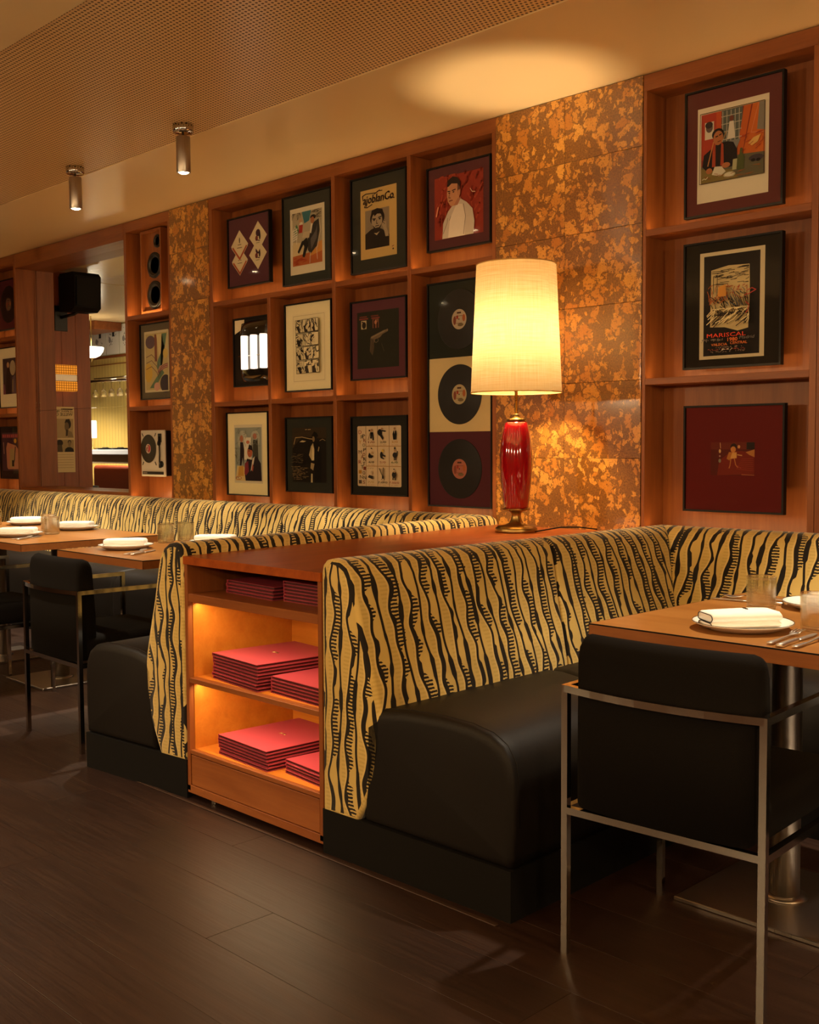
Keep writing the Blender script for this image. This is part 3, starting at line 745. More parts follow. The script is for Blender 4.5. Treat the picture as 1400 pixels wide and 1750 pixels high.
def spoon():
    r = thing('spoon', 'x', 'cutlery', (0, 0, 0), 0, 'cutlery on the tables', static=False)
    zf = lambda y: .004+.007*max(0, 1-abs(y-.03)/.04)
    vs, fs = ribbon([(-.10, .004), (-.096, .008), (-.08, .0085), (-.02, .004), (.04, .0032)], zf, .0022); mesh('handle', vs, fs, M_CUT, r, True)
    vs, fs = ribbon([(.04, .004), (.05, .012), (.065, .0185), (.08, .0195), (.095, .014), (.103, .004)], lambda y: .003+.006*abs((y-.072)/.035)**2, .0018); mesh('bowl', vs, fs, M_CUT, r, True)
    return r
K = {'fork': (fork(), []), 'knife': (knife(), []), 'spoon': (spoon(), [])}
def put_cut(kind, x, y, rz, label):
    o, used = K[kind]
    if not used:
        used.append(1); o.location = (x, y, TZ+.0005); o.rotation_euler.z = rz; o['label'] = label; return o
    return dup(o, (x, y, TZ+.0005), rz, label, 'cutlery on the tables')
# right table
put_plate(-1.388, -1.497, 'white plate with a thin black rim, front of the right table')
put_napkin(-1.392, -1.500, -.62, 'folded white napkin with black edging on the front plate of the right table')
put_glass(-1.512, -1.165, 'ribbed glass tumbler on the right table, behind the front plate')
put_glass(-1.240, -1.395, 'ribbed glass tumbler on the right table, cut by the right picture edge')
put_cut('fork', -1.240, -1.565, .10, 'steel fork beside the front plate of the right table')
put_cut('knife', -1.205, -1.570, .06, 'steel knife next to the fork on the right table')
put_cut('spoon', -1.168, -1.570, .02, 'steel spoon at the right picture edge, next to the knife')
put_cut('spoon', -1.620, -.985, 1.75, 'steel spoon behind the tumbler on the right table')
put_cut('knife', -1.615, -1.055, 1.68, 'steel knife lying behind the tumbler on the right table')
put_plate(-1.385, -1.015, 'white plate on the far side of the right table, behind a tumbler')
# table behind the left banquette end
put_plate(-4.555, -1.410, 'white plate on the shorter left table, nearest the black chair')
put_napkin(-4.555, -1.410, -.75, 'folded white napkin on the plate of the shorter left table')
put_glass(-4.690, -1.110, 'ribbed glass tumbler on the shorter left table, nearer one of two')
put_glass(-4.700, -.990, 'ribbed glass tumbler on the shorter left table, farther one of two')
put_cut('fork', -4.335, -1.490, .55, 'steel fork on the shorter left table')
put_cut('knife', -4.300, -1.470, .55, 'steel knife on the shorter left table')
put_plate(-4.42, -1.005, 'white plate half hidden behind the left striped banquette end')
put_napkin(-4.42, -1.005, -1.0, 'folded white napkin half hidden behind the left striped banquette end')
# long left table
put_plate(-5.63, -1.425, 'white plate at the left picture edge, front of the long table')
put_napkin(-5.63, -1.425, -.75, 'folded white napkin at the left picture edge, front of the long table')
put_plate(-5.83, -.985, 'white plate on the long left table, right of the two at the banquette')
put_napkin(-5.83, -.985, -.9, 'folded white napkin on the long left table, right of the two at the banquette')
put_plate(-6.44, -.985, 'white plate on the long left table, left of the two at the banquette')
put_napkin(-6.44, -.985, -.9, 'folded white napkin on the long left table, left of the two at the banquette')
put_glass(-6.58, -1.13, 'ribbed glass tumbler on the long left table, leftmost in the picture')
put_glass(-5.62, -1.24, 'ribbed glass tumbler on the long left table, nearest the chair')
put_glass(-5.84, -1.15, 'ribbed glass tumbler on the long left table, behind the nearest tumbler')
put_cut('fork', -5.475, -1.475, .55, 'steel fork on the long left table, left of the knife')
put_cut('knife', -5.44, -1.455, .55, 'steel knife on the long left table')

# ---------------------------------------------------------------- menus in the cabinet
def menu():
    r = thing('menu', 'x', 'menu', (0, 0, 0), 0, None, static=False)
    W, Dd, H = .300, .345, .0112
    vs, fs = merge(box_vf(0, W, 0, Dd, .0002, .0018), box_vf(0, W, 0, Dd, H-.0020, H-.0002), box_vf(0, .003, .0, Dd, .0018, H-.0020))
    mesh('cover', vs, fs, M_MENU, r)
    box('pages', M_MENU_IN, r, .004, W-.006, .006, Dd-.006, .0019, H-.0019, bev=0)
    v2 = []
    for s in (((.13, .165), (.138, .178), (.142, .162), (.149, .176)), ((.152, .172), (.160, .178), (.157, .164), (.166, .170), (.172, .162))):
        v2.append(tube_vf([(x, y, H-.0001) for x, y in s], .0009, 4))
    vs, fs = merge(*v2); mesh('emblem', vs, fs, M_BRS, r)
    return r
mn = menu(); fm = [mn]
def stack(x, y, z, n, rz, where, big, group, step=.0114, fan=0.0, jit=.004, sc=(1, 1)):
    for k in range(n):
        pos = 'topmost' if k == n-1 else ('lowest' if k == 0 else '%s from the bottom' % ORD[k])
        lab = 'pink-red menu folder, %s, %s' % (pos, where)
        L = (x+random.uniform(-jit, jit), y+random.uniform(-jit*.3, jit)+.002, z+.0003+k*step); a = rz+random.uniform(-.008, .008)+fan*k
        if fm:
            o = fm.pop(); o.location = L; o.rotation_euler.z = a; o['label'] = lab; o['group'] = group
        else: o = dup(mn, L, a, lab, group)
        o.scale = (*sc, 1)
stack(-3.228, -1.850, Z2, 8, -.10, 'tall stack on the middle cabinet shelf', 1, 'menus in the tall stack on the middle shelf')
stack(-2.894, -1.850, Z2, 5, -.05, 'low stack at the right of the middle shelf', 0, 'menus in the low stack on the middle shelf', jit=.002)
stack(-3.180, -1.862, Z3, 6, -.06, 'larger stack on the bottom cabinet shelf', 1, 'menus in the larger stack on the bottom shelf')
stack(-2.835, -1.84, Z3, 4, -.10, 'smaller stack at the right of the bottom shelf', 0, 'menus in the smaller stack on the bottom shelf', sc=(.66, .8))
stack(-3.22, -1.79, Z1, 4, -.08, 'left stack in the dark top compartment', 0, 'menus in the left stack of the top compartment')
stack(-2.897, -1.79, Z1, 6, -.02, 'right stack in the dark top compartment', 0, 'menus in the right stack of the top compartment', fan=-.006, jit=.001)
# ---------------------------------------------------------------- prints: flat coloured shapes and lettering
_txt = {}
def text_vf(s):
    if s not in _txt:
        c = bpy.data.curves.new('lettering', 'FONT'); c.body = s; c.size = 1.0; c.resolution_u = 2
        o = bpy.data.objects.new('lettering', c); COL.objects.link(o); bpy.context.view_layer.update()
        e = o.evaluated_get(bpy.context.evaluated_depsgraph_get()); me = e.to_mesh()
        vs = [tuple(v.co[:2]) for v in me.vertices]; fs = [tuple(p.vertices) for p in me.polygons]
        e.to_mesh_clear(); bpy.data.objects.remove(o); bpy.data.curves.remove(c)
        _txt[s] = (vs, fs)
    return _txt[s]
def art(name, parent, shapes, fx, step=.00012, label=None):
    """fx(u, v, k) -> world point; shapes drawn in order, each a hair nearer the viewer"""
    vs, fs, mi, mats, midx = [], [], [], [], {}
    def m(c):
        if c not in midx: midx[c] = len(mats); mats.append(plain(c, .6, spec=.25))
        return midx[c]
    W = (Vector(fx(1, 0, 0))-Vector(fx(0, 0, 0))).length; H = (Vector(fx(0, 1, 0))-Vector(fx(0, 0, 0))).length
    asp = W/H
    for k, sh in enumerate(shapes):
        ty, c = sh[0], sh[1]; b = len(vs)
        if ty == 'r':
            x0, y0, x1, y1 = sh[2:6]; P = [(x0, y0), (x1, y0), (x1, y1), (x0, y1)]
        elif ty == 'p': P = sh[2]
        elif ty == 'e':
            cx, cy, rx, ry = sh[2:6]; n = sh[6] if len(sh) > 6 else 22
            P = [(cx+rx*math.cos(2*PI*q/n), cy+ry*math.sin(2*PI*q/n)) for q in range(n)]
        elif ty == 'l':
            wd, pts = sh[2], sh[3]
            for (xa, ya), (xb, yb) in zip(pts[:-1], pts[1:]):
                dx, dy = (xb-xa)*asp, yb-ya; l = math.hypot(dx, dy) or 1e-6; nx, ny = -dy/l*wd/2/asp, dx/l*wd/2
                ex, ey = dx/l*wd*.25/asp, dy/l*wd*.25; b = len(vs)
                for q in ((xa-ex-nx, ya-ey-ny), (xb+ex-nx, yb+ey-ny), (xb+ex+nx, yb+ey+ny), (xa-ex+nx, ya-ey+ny)): vs.append(fx(*q, k*step))
                fs.append((b, b+1, b+2, b+3)); mi.append(m(c))
            continue
        elif ty == 't':
            s, x, y, h = sh[2:6]; wid = sh[6] if len(sh) > 6 else None; skew = sh[7] if len(sh) > 7 else 0
            tv, tf = text_vf(s); x1 = max(v[0] for v in tv); x0 = min(v[0] for v in tv)
            sy = h/.72; sx = (wid/(x1-x0)) if wid else sy/asp
            vs += [fx(x+(a-x0)*sx+skew*bb*sy/asp, y+bb*sy, k*step) for a, bb in tv]
            fs += [tuple(b+i for i in f) for f in tf]; mi += [m(c)]*len(tf); continue
        vs += [fx(*q, k*step) for q in P]; fs.append(tuple(range(b, b+len(P)))); mi.append(m(c))
    return mesh(name, vs, fs, None, parent, False, None, mats, mi, label)
FY = .05
def framed(name, label, x0, x1, z0, z1, matc, pr, shapes, fw_=.008, th=.026, framec=None, cat='picture', extra=None, y=FY, pane=True):
    """pr: print rectangle as fractions of the mat (u0, v0, u1, v1)"""
    r = thing(name, label, cat, ((x0+x1)/2, y, z0), 0, 'framed pictures on the wall shelving')
    fm_ = framec or M_FRAME
    v = merge(box_vf(x0, x1, y, y+th, z0, z0+fw_), box_vf(x0, x1, y, y+th, z1-fw_, z1), box_vf(x0, x0+fw_, y, y+th, z0+fw_, z1-fw_), box_vf(x1-fw_, x1, y, y+th, z0+fw_, z1-fw_))
    mesh('frame', *v, fm_, r)
    box('wall_mount', M_DARKW, r, (x0+x1)/2-.06, (x0+x1)/2+.06, y+th, NB-.001, (z0+z1)/2-.06, (z0+z1)/2+.06, bev=0)
    box('mat_board', plain(matc, .75, spec=.2), r, x0+fw_, x1-fw_, y+.010, y+th, z0+fw_, z1-fw_, bev=0)
    mx0, mx1, mz0, mz1 = x0+fw_, x1-fw_, z0+fw_, z1-fw_
    if shapes:
        a, b, c, d = mx0+(mx1-mx0)*pr[0], mx0+(mx1-mx0)*pr[2], mz0+(mz1-mz0)*pr[1], mz0+(mz1-mz0)*pr[3]
        art('print', r, shapes, lambda u, vv, k: (a+(b-a)*u, y+.0093-k, c+(d-c)*vv))
    if extra: extra(r, mx0, mx1, mz0, mz1, y)
    if pane: mesh('glass_pane', [(mx0, y+.003, mz0), (mx1, y+.003, mz0), (mx1, y+.003, mz1), (mx0, y+.003, mz1)], [(0, 1, 2, 3)], M_PANE, r)
    return r
rng = random.Random(3)
def scrib(c, w, x0, y0, x1, y1, n, ln=.1, ang=0.0, spread=.4):
    out = []
    for _ in range(n):
        x, y = rng.uniform(x0, x1), rng.uniform(y0, y1); a = ang+rng.uniform(-spread, spread); l = ln*rng.uniform(.4, 1.2)
        p = [(x, y), (x+l*.5*math.cos(a), y+l*.5*math.sin(a)), (x+l*math.cos(a+rng.uniform(-.4, .4)), y+l*math.sin(a))]
        p = [(min(max(q[0], x0), x1), min(max(q[1], y0), y1)) for q in p]
        out.append(('l', c, w, p))
    return out
def face(cx, cy, s, skin, hair, a=1.0, beard=False):
    q = [('e', hair, cx, cy+.25*s, .62*s*a, .80*s), ('e', skin, cx, cy, .52*s*a, .78*s), ('p', hair, [(cx-.55*s*a, cy+.25*s), (cx-.5*s*a, cy+.75*s), (cx, cy+.95*s), (cx+.5*s*a, cy+.75*s), (cx+.55*s*a, cy+.25*s), (cx+.3*s*a, cy+.5*s), (cx-.3*s*a, cy+.48*s)])]
    for sx in (-1, 1):
        q += [('l', '#1c120c', .09*s, [(cx+sx*.12*s*a, cy+.2*s), (cx+sx*.36*s*a, cy+.22*s)]), ('e', '#241810', cx+sx*.23*s*a, cy+.07*s, .09*s*a, .05*s, 10)]
    q += [('l', '#7a4a30', .06*s, [(cx+.02*s*a, cy+.08*s), (cx-.06*s*a, cy-.18*s), (cx+.05*s*a, cy-.2*s)]), ('l', '#5a2418', .07*s, [(cx-.16*s*a, cy-.42*s), (cx+.17*s*a, cy-.41*s)])]
    if beard: q.append(('p', hair, [(cx-.5*s*a, cy-.2*s), (cx-.3*s*a, cy-.72*s), (cx+.3*s*a, cy-.72*s), (cx+.5*s*a, cy-.2*s), (cx+.25*s*a, cy-.55*s), (cx-.25*s*a, cy-.55*s)]))
    return q
CRM = '#e2d3ad'
# --- right bay, top: man writing at a cafe table
sh = [('r', '#e6dcc2', 0, 0, 1, 1), ('r', '#8d3a2a', .055, .2, .95, .93), ('p', '#b5432c', [(.06, .45), (.32, .5), (.36, .93), (.06, .93)]), ('r', '#c8582c', .27, .4, .345, .93),
      ('r', '#5f6660', .345, .55, .64, .93), ('p', '#c9652a', [(.54, .35), (.62, .35), (.76, .93), (.66, .93)]), ('p', '#cf6f2c', [(.62, .33), (.95, .33), (.95, .93), (.78, .93)]),
      ('p', '#8a8578', [(.84, .66), (.95, .64), (.95, .93), (.87, .93)]), ('l', '#d98a5a', .008, [(.76, .64), (.95, .62)]), ('l', '#d98a5a', .008, [(.76, .64), (.86, .93)])]
for k in range(5): sh.append(('r', '#c9c6b4', .36+.058*k, .57, .368+.058*k, .92))
for k in range(4): sh.append(('r', '#bcb9a6', .345, .62+.08*k, .63, .628+.08*k))
sh += [('p', '#ddd6c6', [(.43, .62), (.46, .8), (.52, .8), (.54, .62)]), ('e', '#7a4334', .49, .83, .03, .03), ('r', '#d9d2bc', .11, .66, .24, .84), ('e', '#6a5a52', .175, .78, .05, .05), ('e', '#3b302c', .17, .81, .055, .035),
       ('p', '#8a8a86', [(.36, .45), (.56, .5), (.62, .6), (.36, .6)]), ('p', '#6b664e', [(.06, .2), (.95, .2), (.95, .42), (.6, .44), (.06, .38)]), ('p', '#877741', [(.06, .2), (.6, .2), (.5, .3), (.06, .36)]),
       ('p', '#231b1c', [(.08, .38), (.10, .5), (.2, .55), (.3, .6), (.44, .6), (.52, .58), (.57, .5), (.58, .38), (.5, .33), (.15, .32)]), ('e', '#241a18', .30, .695, .085, .06),
       ('e', '#b9774a', .305, .655, .07, .075), ('l', '#241810', .012, [(.27, .67), (.3, .675)]), ('l', '#241810', .012, [(.32, .68), (.35, .69)]), ('l', '#6b3420', .009, [(.3, .615), (.34, .62)]),
       ('p', '#b04a2c', [(.23, .6), (.27, .59), (.27, .36), (.22, .36)]), ('p', '#b04a2c', [(.35, .6), (.38, .58), (.39, .36), (.34, .36)]), ('l', '#c98b4e', .012, [(.24, .62), (.16, .38)]), ('l', '#b9905a', .01, [(.38, .63), (.42, .7)]),
       ('e', '#b9774a', .18, .325, .045, .03), ('e', '#b9774a', .42, .355, .06, .028), ('p', '#d8d2bd', [(.22, .28), (.26, .36), (.36, .35), (.42, .29), (.34, .25)]), ('e', '#b9b596', .47, .25, .085, .03), ('e', '#ddd7bd', .47, .252, .07, .022),
       ('p', '#b8b58c', [(.51, .29), (.52, .40), (.58, .40), (.57, .29)]), ('p', '#5a6034', [(.58, .28), (.58, .40), (.61, .44), (.62, .5), (.65, .5), (.655, .44), (.68, .4), (.67, .28)]), ('e', '#4a4046', .84, .37, .1, .035), ('e', '#1c1716', .8, .35, .03, .016), ('e', '#1c1716', .87, .345, .03, .016),
       ('p', '#e0b86a', [(.73, .53), (.8, .58), (.9, .6), (.86, .53), (.78, .5)])]
sh += scrib('#a6432a', .006, .62, .45, .93, .63, 14, .09, .3)+scrib('#8f5a30', .005, .08, .22, .9, .3, 16, .1, 0)
sh += [('l', '#3b3026', .006, [(.05, .2), (.95, .195), (.955, .93), (.055, .935), (.05, .2)]), ('l', '#d9d0ae', .008, [(.09, .24), (.12, .25), (.14, .24), (.17, .26)])]
framed('framed_print', 'dark framed drawing of a man writing at a cafe table, top of right bay', -2.520, -2.083, 2.184, 2.698, '#6b3833', (.115, .095, .865, .865), sh)
# --- right bay, middle: black poster with scribbled picture and red lettering
sh = [('r', CRM, 0, 0, 1, 1), ('r', '#150e0b', .065, .03, .93, .965), ('p', '#d9c48e', [(.17, .30), (.18, .83), (.45, .86), (.77, .85), (.78, .60), (.76, .27), (.6, .25), (.4, .29)])]
sh += scrib('#2b2117', .005, .19, .68, .76, .84, 42, .16, .05, .12)+scrib('#2b2117', .007, .18, .40, .77, .62, 60, .13, -.8, .5)+scrib('#2b2117', .008, .18, .28, .76, .42, 30, .22, .45, .12)
sh += scrib('#e7d8a6', .007, .14, .30, .80, .46, 26, .2, .45, .2)+scrib('#b5622c', .006, .16, .5, .5, .68, 26, .08, .8, .8)+scrib('#a23b22', .006, .5, .54, .78, .66, 18, .07, .6, .9)+scrib('#55606a', .005, .3, .48, .75, .66, 22, .09, -.6, .5)
sh += [('p', '#c88e3e', [(.34, .57), (.35, .66), (.46, .68), (.47, .57)]), ('l', '#2b2117', .006, [(.27, .6), (.27, .76), (.33, .77), (.33, .6)]), ('l', '#b8453a', .008, [(.78, .6), (.86, .62), (.92, .6), (.80, .565), (.78, .57)]), ('l', '#b8453a', .007, [(.77, .5), (.82, .47), (.80, .42), (.77, .4)]),
       ('t', '#e0472c', 'MARISCAL', .175, .195, .038, .60), ('t', '#ee7a33', '1980', .50, .152, .034, .15), ('t', '#6f6a66', 'Madrid', .68, .165, .03, .22, .2),
       ('t', '#dd7a35', 'VALECIA', .245, .115, .025, .25), ('t', '#dd7a35', 'CENTRAL', .54, .122, .025, .26)]
for x, y, w in ((.32, .10, .4), (.2, .08, .58), (.24, .058, .56)): sh += scrib('#8a7462' if y != .08 else '#9a4a36', .005, x, y-.006, x+w, y+.006, 24, .02, 0, .9)
sh += scrib('#8d8478', .005, .11, .150, .45, .178, 26, .03, .9, .9)+scrib('#d8cdb8', .006, .36, .066, .6, .082, 12, .02, .8, .9)
framed('framed_print', 'black framed scribbled poster with red and orange hand lettering, middle of right bay', -2.520, -2.081, 1.560, 2.080, '#241f18', (.155, .06, .84, .925), sh)
# --- right bay, bottom: maroon mat with a small photograph
sh = [('r', '#5a1408', 0, 0, 1, 1), ('p', '#7a1e0a', [(.15, 0), (1, .05), (1, .7), (.5, .75), (.2, .45)]), ('r', '#6e2410', 0, .78, .85, 1), ('r', '#241510', .82, .78, 1, .99), ('p', '#b87a3a', [(.8, .7), (1, .78), (1, .55), (.88, .62)]),
      ('e', '#2a120a', .53, .86, .075, .10), ('e', '#d08a44', .52, .78, .06, .09), ('p', '#d9a45a', [(.4, .55), (.44, .68), (.6, .7), (.6, .52), (.46, .5)]), ('p', '#b5742e', [(.37, .5), (.42, .7), (.5, .7), (.44, .45)]),
      ('l', '#c07a3c', .03, [(.47, .5), (.45, .3), (.43, .22)]), ('l', '#c07a3c', .03, [(.55, .5), (.58, .32), (.63, .24)]), ('l', '#a8452a', .015, [(.6, .3), (.7, .22)]), ('l', '#caa05e', .03, [(.62, .62), (.72, .6)]),
      ('e', '#d8a060', .65, .86, .03, .05), ('l', '#d8a878', .02, [(.22, .98), (.23, .82)]), ('e', '#e0b880', .215, .73, .025, .06), ('e', '#b08a80', .215, .58, .02, .03), ('e', '#8a8a70', .215, .44, .03, .06), ('l', '#b06a3c', .02, [(.72, .03), (1, .02)])]
for k in range(7): sh.append(('l', '#9a3a1c', .012, [(.6+.02*k, .2+.05*k), (.98, .15+.06*k)]))
framed('framed_print', 'square maroon framed small photograph of a seated figure, bottom of right bay', -2.513, -2.061, .967, 1.409, '#6a1c1c', (.27, .34, .72, .66), sh)
# --- centre, top row
def diamonds(r, x0, x1, z0, z1, y):
    W, H = x1-x0, z1-z0
    def dia(cu, cv, s, stripe, q):
        sh = [('p', CRM, [(.5, 0), (1, .5), (.5, 1), (0, .5)])]
        if stripe: sh += [('p', '#b0512e', [(.06, .44), (.5, 0), (.94, .44), (.88, .48), (.5, .1), (.12, .48)]), ('p', CRM, [(.03, .47), (.5, 0), (.97, .47), (.97, .44), (.5, -.02), (.03, .44)]), ('e', '#3a2b22', .5, .66, .03, .10), ('l', '#4a382c', .02, [(.4, .52), (.6, .52)]), ('l', '#4a382c', .02, [(.36, .42), (.64, .42)])]
        else: sh += [('e', '#4b2a3a', .5, .62, .13, .12, 9), ('e', '#7a3a34', .42, .45, .08, .09, 8), ('l', '#4b2a3a', .03, [(.38, .4), (.6, .36)]), ('l', '#8a8a5a', .02, [(.4, .3), (.58, .3)]), ('e', '#2c2622', .6, .5, .05, .12, 8)]
        a, c = x0+W*(cu-s), z0+H*(cv-s*1.05)
        o = art('paper_napkin', r, sh, lambda u, v, k: (a+2*s*W*u, y+.0092-k-.0004*q, c+2.1*s*H*v))
    dia(.27, .37, .20, True, 0); dia(.27, .60, .215, True, 1); dia(.72, .42, .215, False, 2); dia(.73, .67, .215, False, 3)
framed('framed_print', 'plum framed display of four diamond-set paper napkins, top left of shelving', -5.775, -5.345, 2.236, 2.664, '#623840', (0, 0, 1, 1), None, extra=diamonds)
sh = [('r', '#e2d8bc', 0, 0, 1, 1), ('r', '#b9ad90', .07, .13, .93, .93), ('p', '#3f7a86', [(.35, .93), (.62, .93), (.56, .78), (.42, .75)]), ('p', '#bb6a3a', [(.07, .13), (.93, .13), (.93, .32), (.07, .28)]), ('p', '#d89a4a', [(.55, .24), (.93, .3), (.93, .45), (.7, .42)]), ('p', '#d9c79a', [(.07, .28), (.5, .3), (.45, .45), (.07, .5)]),
      ('p', '#5d8a5c', [(.09, .68), (.2, .76), (.26, .66), (.2, .56)]), ('p', '#b4382c', [(.25, .62), (.27, .74), (.38, .74), (.36, .62)]), ('e', '#c9a07a', .31, .8, .045, .035), ('p', '#e4dcc4', [(.27, .74), (.3, .78), (.37, .78), (.38, .74)]),
      ('p', '#3b3733', [(.58, .62), (.7, .74), (.84, .78), (.86, .6), (.78, .38), (.6, .28), (.52, .34), (.52, .52)]), ('p', '#6a6460', [(.6, .5), (.74, .6), (.8, .7), (.78, .5), (.62, .34)]), ('e', '#2c2420', .68, .82, .08, .035), ('e', '#bb7a4e', .66, .775, .055, .05), ('p', '#e6dfcc', [(.58, .6), (.62, .73), (.67, .72), (.62, .58)]),
      ('p', '#26221f', [(.36, .48), (.5, .54), (.54, .42), (.42, .24), (.36, .26), (.42, .4)]), ('p', '#26221f', [(.22, .34), (.36, .5), (.42, .46), (.26, .31)]), ('p', '#cdbd9c', [(.4, .62), (.6, .62), (.56, .52), (.36, .54)])]
for k in range(5): sh.append(('l', '#e9e2d0', .02, [(.09, .52+.035*k), (.22, .55+.035*k)]))
sh += [('l', '#e9e2d0', .014, [(.08, .46), (.08, .66), (.16, .72), (.22, .64), (.2, .46)]), ('l', '#e6dfc8', .012, [(.86, .78), (.9, .6), (.8, .36)]), ('l', '#e9e2d0', .01, [(.6, .3), (.58, .14)]), ('l', '#e9e2d0', .01, [(.78, .36), (.8, .18)])]
sh += scrib('#54493c', .006, .62, .80, .92, .92, 30, .08, 0, .3)+scrib('#54493c', .007, .08, .80, .34, .92, 16, .06, 1.4, .3)+scrib('#a2361f', .008, .1, .14, .6, .24, 14, .12, .1, .3)
framed('framed_print', 'black framed sketch of a man in a coat seated on a white chair, top shelf', -5.222, -4.780, 2.190, 2.706, '#3a3d36', (.14, .10, .87, .86), sh)
sh = [('r', '#d9b873', 0, 0, 1, 1), ('r', '#9a8a72', .13, .14, .80, .70)]
sh += [('p', '#2b221e', [(.13, .14), (.80, .14), (.80, .30), (.6, .4), (.44, .44), (.3, .42), (.13, .36)])]+[('e', '#241b18', .47, .57, .20, .12), ('e', '#b8a486', .46, .53, .15, .125), ('p', '#241b18', [(.28, .58), (.32, .69), (.47, .71), (.62, .68), (.66, .56), (.58, .62), (.47, .63), (.4, .60), (.36, .64)]), ('p', '#33281f', [(.33, .48), (.4, .40), (.54, .4), (.6, .48), (.52, .43), (.42, .43)]),
      ('l', '#1a120e', .014, [(.34, .565), (.43, .56)]), ('l', '#1a120e', .014, [(.5, .57), (.59, .58)]), ('e', '#1a120e', .385, .545, .028, .012, 8), ('e', '#1a120e', .54, .55, .028, .012, 8), ('l', '#4a382c', .012, [(.46, .54), (.45, .49), (.49, .487)]), ('l', '#1a120e', .012, [(.42, .455), (.52, .457)]),
      ('p', '#b8a486', [(.60, .46), (.66, .53), (.72, .5), (.74, .4), (.79, .28), (.7, .28), (.66, .38)]), ('l', '#33281f', .008, [(.62, .5), (.68, .46)]), ('l', '#33281f', .008, [(.63, .53), (.69, .50)]), ('p', '#cdb890', [(.38, .36), (.46, .32), (.54, .37), (.46, .35)])]
sh += [('t', '#2a1712', 'ajoblanCo', .08, .80, .12, .84, .12), ('t', '#2a1712', 'ajoblanCo', .086, .803, .12, .84, .12), ('t', '#2a1712', 'ajoblanCo', .074, .797, .12, .84, .12), ('l', '#2a1712', .012, [(.08, .86), (.06, .92), (.16, .945), (.45, .93), (.55, .96)]), ('l', '#2a1712', .012, [(.40, .915), (.50, .95), (.62, .945)]), ('l', '#2a1712', .014, [(.16, .80), (.12, .755), (.2, .745), (.34, .775)]), ('l', '#2a1712', .014, [(.78, .83), (.86, .82), (.95, .80)]), ('e', '#2a1712', .91, .085, .02, .012), ('l', '#8a4a3a', .01, [(.88, .12), (.93, .13)])]
framed('framed_print', 'dark framed magazine cover with script title over a portrait, top shelf', -4.615, -4.175, 2.190, 2.706, '#3b3c34', (.16, .13, .83, .87), sh)
sh = [('r', '#a23a26', 0, 0, 1, 1)]+scrib('#b84a30', .03, 0, 0, 1, 1, 30, .2, 1.2, .5)+scrib('#8a2c1c', .03, 0, 0, 1, 1, 22, .2, 1.3, .5)
sh += [('p', '#b9ada0', [(.18, 0), (.2, .25), (.3, .42), (.45, .56), (.55, .6), (.68, .52), (.8, .4), (.84, .2), (.82, 0)]), ('p', '#cfc4b6', [(.3, 0), (.34, .3), (.48, .52), (.6, .5), (.66, .3), (.64, 0)]), ('l', '#7d7268', .012, [(.62, .5), (.66, .3), (.62, .02)]), ('l', '#7d7268', .01, [(.2, .08), (.28, .24), (.3, .32)]), ('l', '#7d7268', .01, [(.36, .34), (.33, .28)]),
       ('p', '#b98562', [(.36, .5), (.3, .58), (.28, .7), (.3, .84), (.4, .9), (.52, .86), (.56, .72), (.52, .58), (.42, .5)]), ('p', '#a8735a', [(.42, .5), (.5, .6), (.58, .62), (.5, .5)]), ('p', '#2a1c16', [(.28, .82), (.3, .92), (.4, .97), (.5, .94), (.56, .86), (.55, .76), (.5, .84), (.38, .86), (.32, .82)]), ('p', '#5a3a2c', [(.5, .84), (.55, .78), (.54, .64), (.5, .7)]), ('e', '#b07a5a', .53, .69, .03, .05),
       ('l', '#1c120e', .016, [(.3, .745), (.35, .74)]), ('l', '#1c120e', .016, [(.39, .745), (.46, .755)]), ('e', '#1c120e', .33, .715, .018, .01, 8), ('e', '#1c120e', .42, .72, .02, .01, 8), ('l', '#7a4a38', .012, [(.35, .72), (.32, .64), (.36, .635)]), ('l', '#6a2a22', .014, [(.33, .585), (.4, .59)]),
       ('l', '#e0b49a', .012, [(.76, .72), (.8, .66), (.86, .65)]), ('l', '#d98a6a', .03, [(.06, .38), (.1, .52)])]
framed('framed_print', 'plum framed portrait of a man in a pale jacket on red, top shelf', -4.026, -3.590, 2.236, 2.660, '#66383a', (.10, .12, .89, .88), sh)
# --- centre, middle row
def tubes(r, x0, x1, z0, z1, y):
    g = plain('#17130c', .06, spec=.8)
    n, m = 18, 14; vs, fs = [], []
    W, H = (x1-x0)*.42, (z1-z0)*.46; cx, cz = (x0+x1)/2+.03, (z0+z1)/2
    for i in range(m+1):
        for k in range(n+1):
            a = -1+2*k/n; b = -1+2*i/m
            e = max(0, 1-abs(a)**3.2)*max(0, 1-abs(b)**3.2)
            vs.append((cx+W*a*(1-.12*abs(b)**4), y+.008-.030*e**.5, cz+H*b*(1-.06*a*a)))
    for i in range(m):
        for k in range(n): q = i*(n+1)+k; fs.append((q, q+1, q+n+2, q+n+1))
    mesh('black_dome', vs, fs, g, r, True)
    for tx in (-5.566, -5.471, -5.376):
        lathe('glowing_tube', [(0, 0), (.021, 0), (.023, .004), (.023, .20), (.021, .204), (0, .204)], emit('#ffe2c4', 2.6), r, (tx, y-.030, 1.722), 16)
    art('corner_patch', r, [('p', '#e2d3ad', [(0, 0), (0, 1), (1, 1), (.98, .62), (.6, .25)])], lambda u, v, k: (x0+.004+.10*u, y+.0085-k, z1-.088+.084*v))
    tube('cross_pin', [(cx-.12, y-.030, cz-.028), (cx+.14, y-.030, cz-.028)], .0025, M_CHR, r, 6)
framed('framed_relief', 'framed glossy black relief with three glowing white tubes, second shelf far left', -5.730, -5.348, 1.620, 2.044, '#1a120c', (0, 0, 1, 1), None, extra=tubes, pane=False)
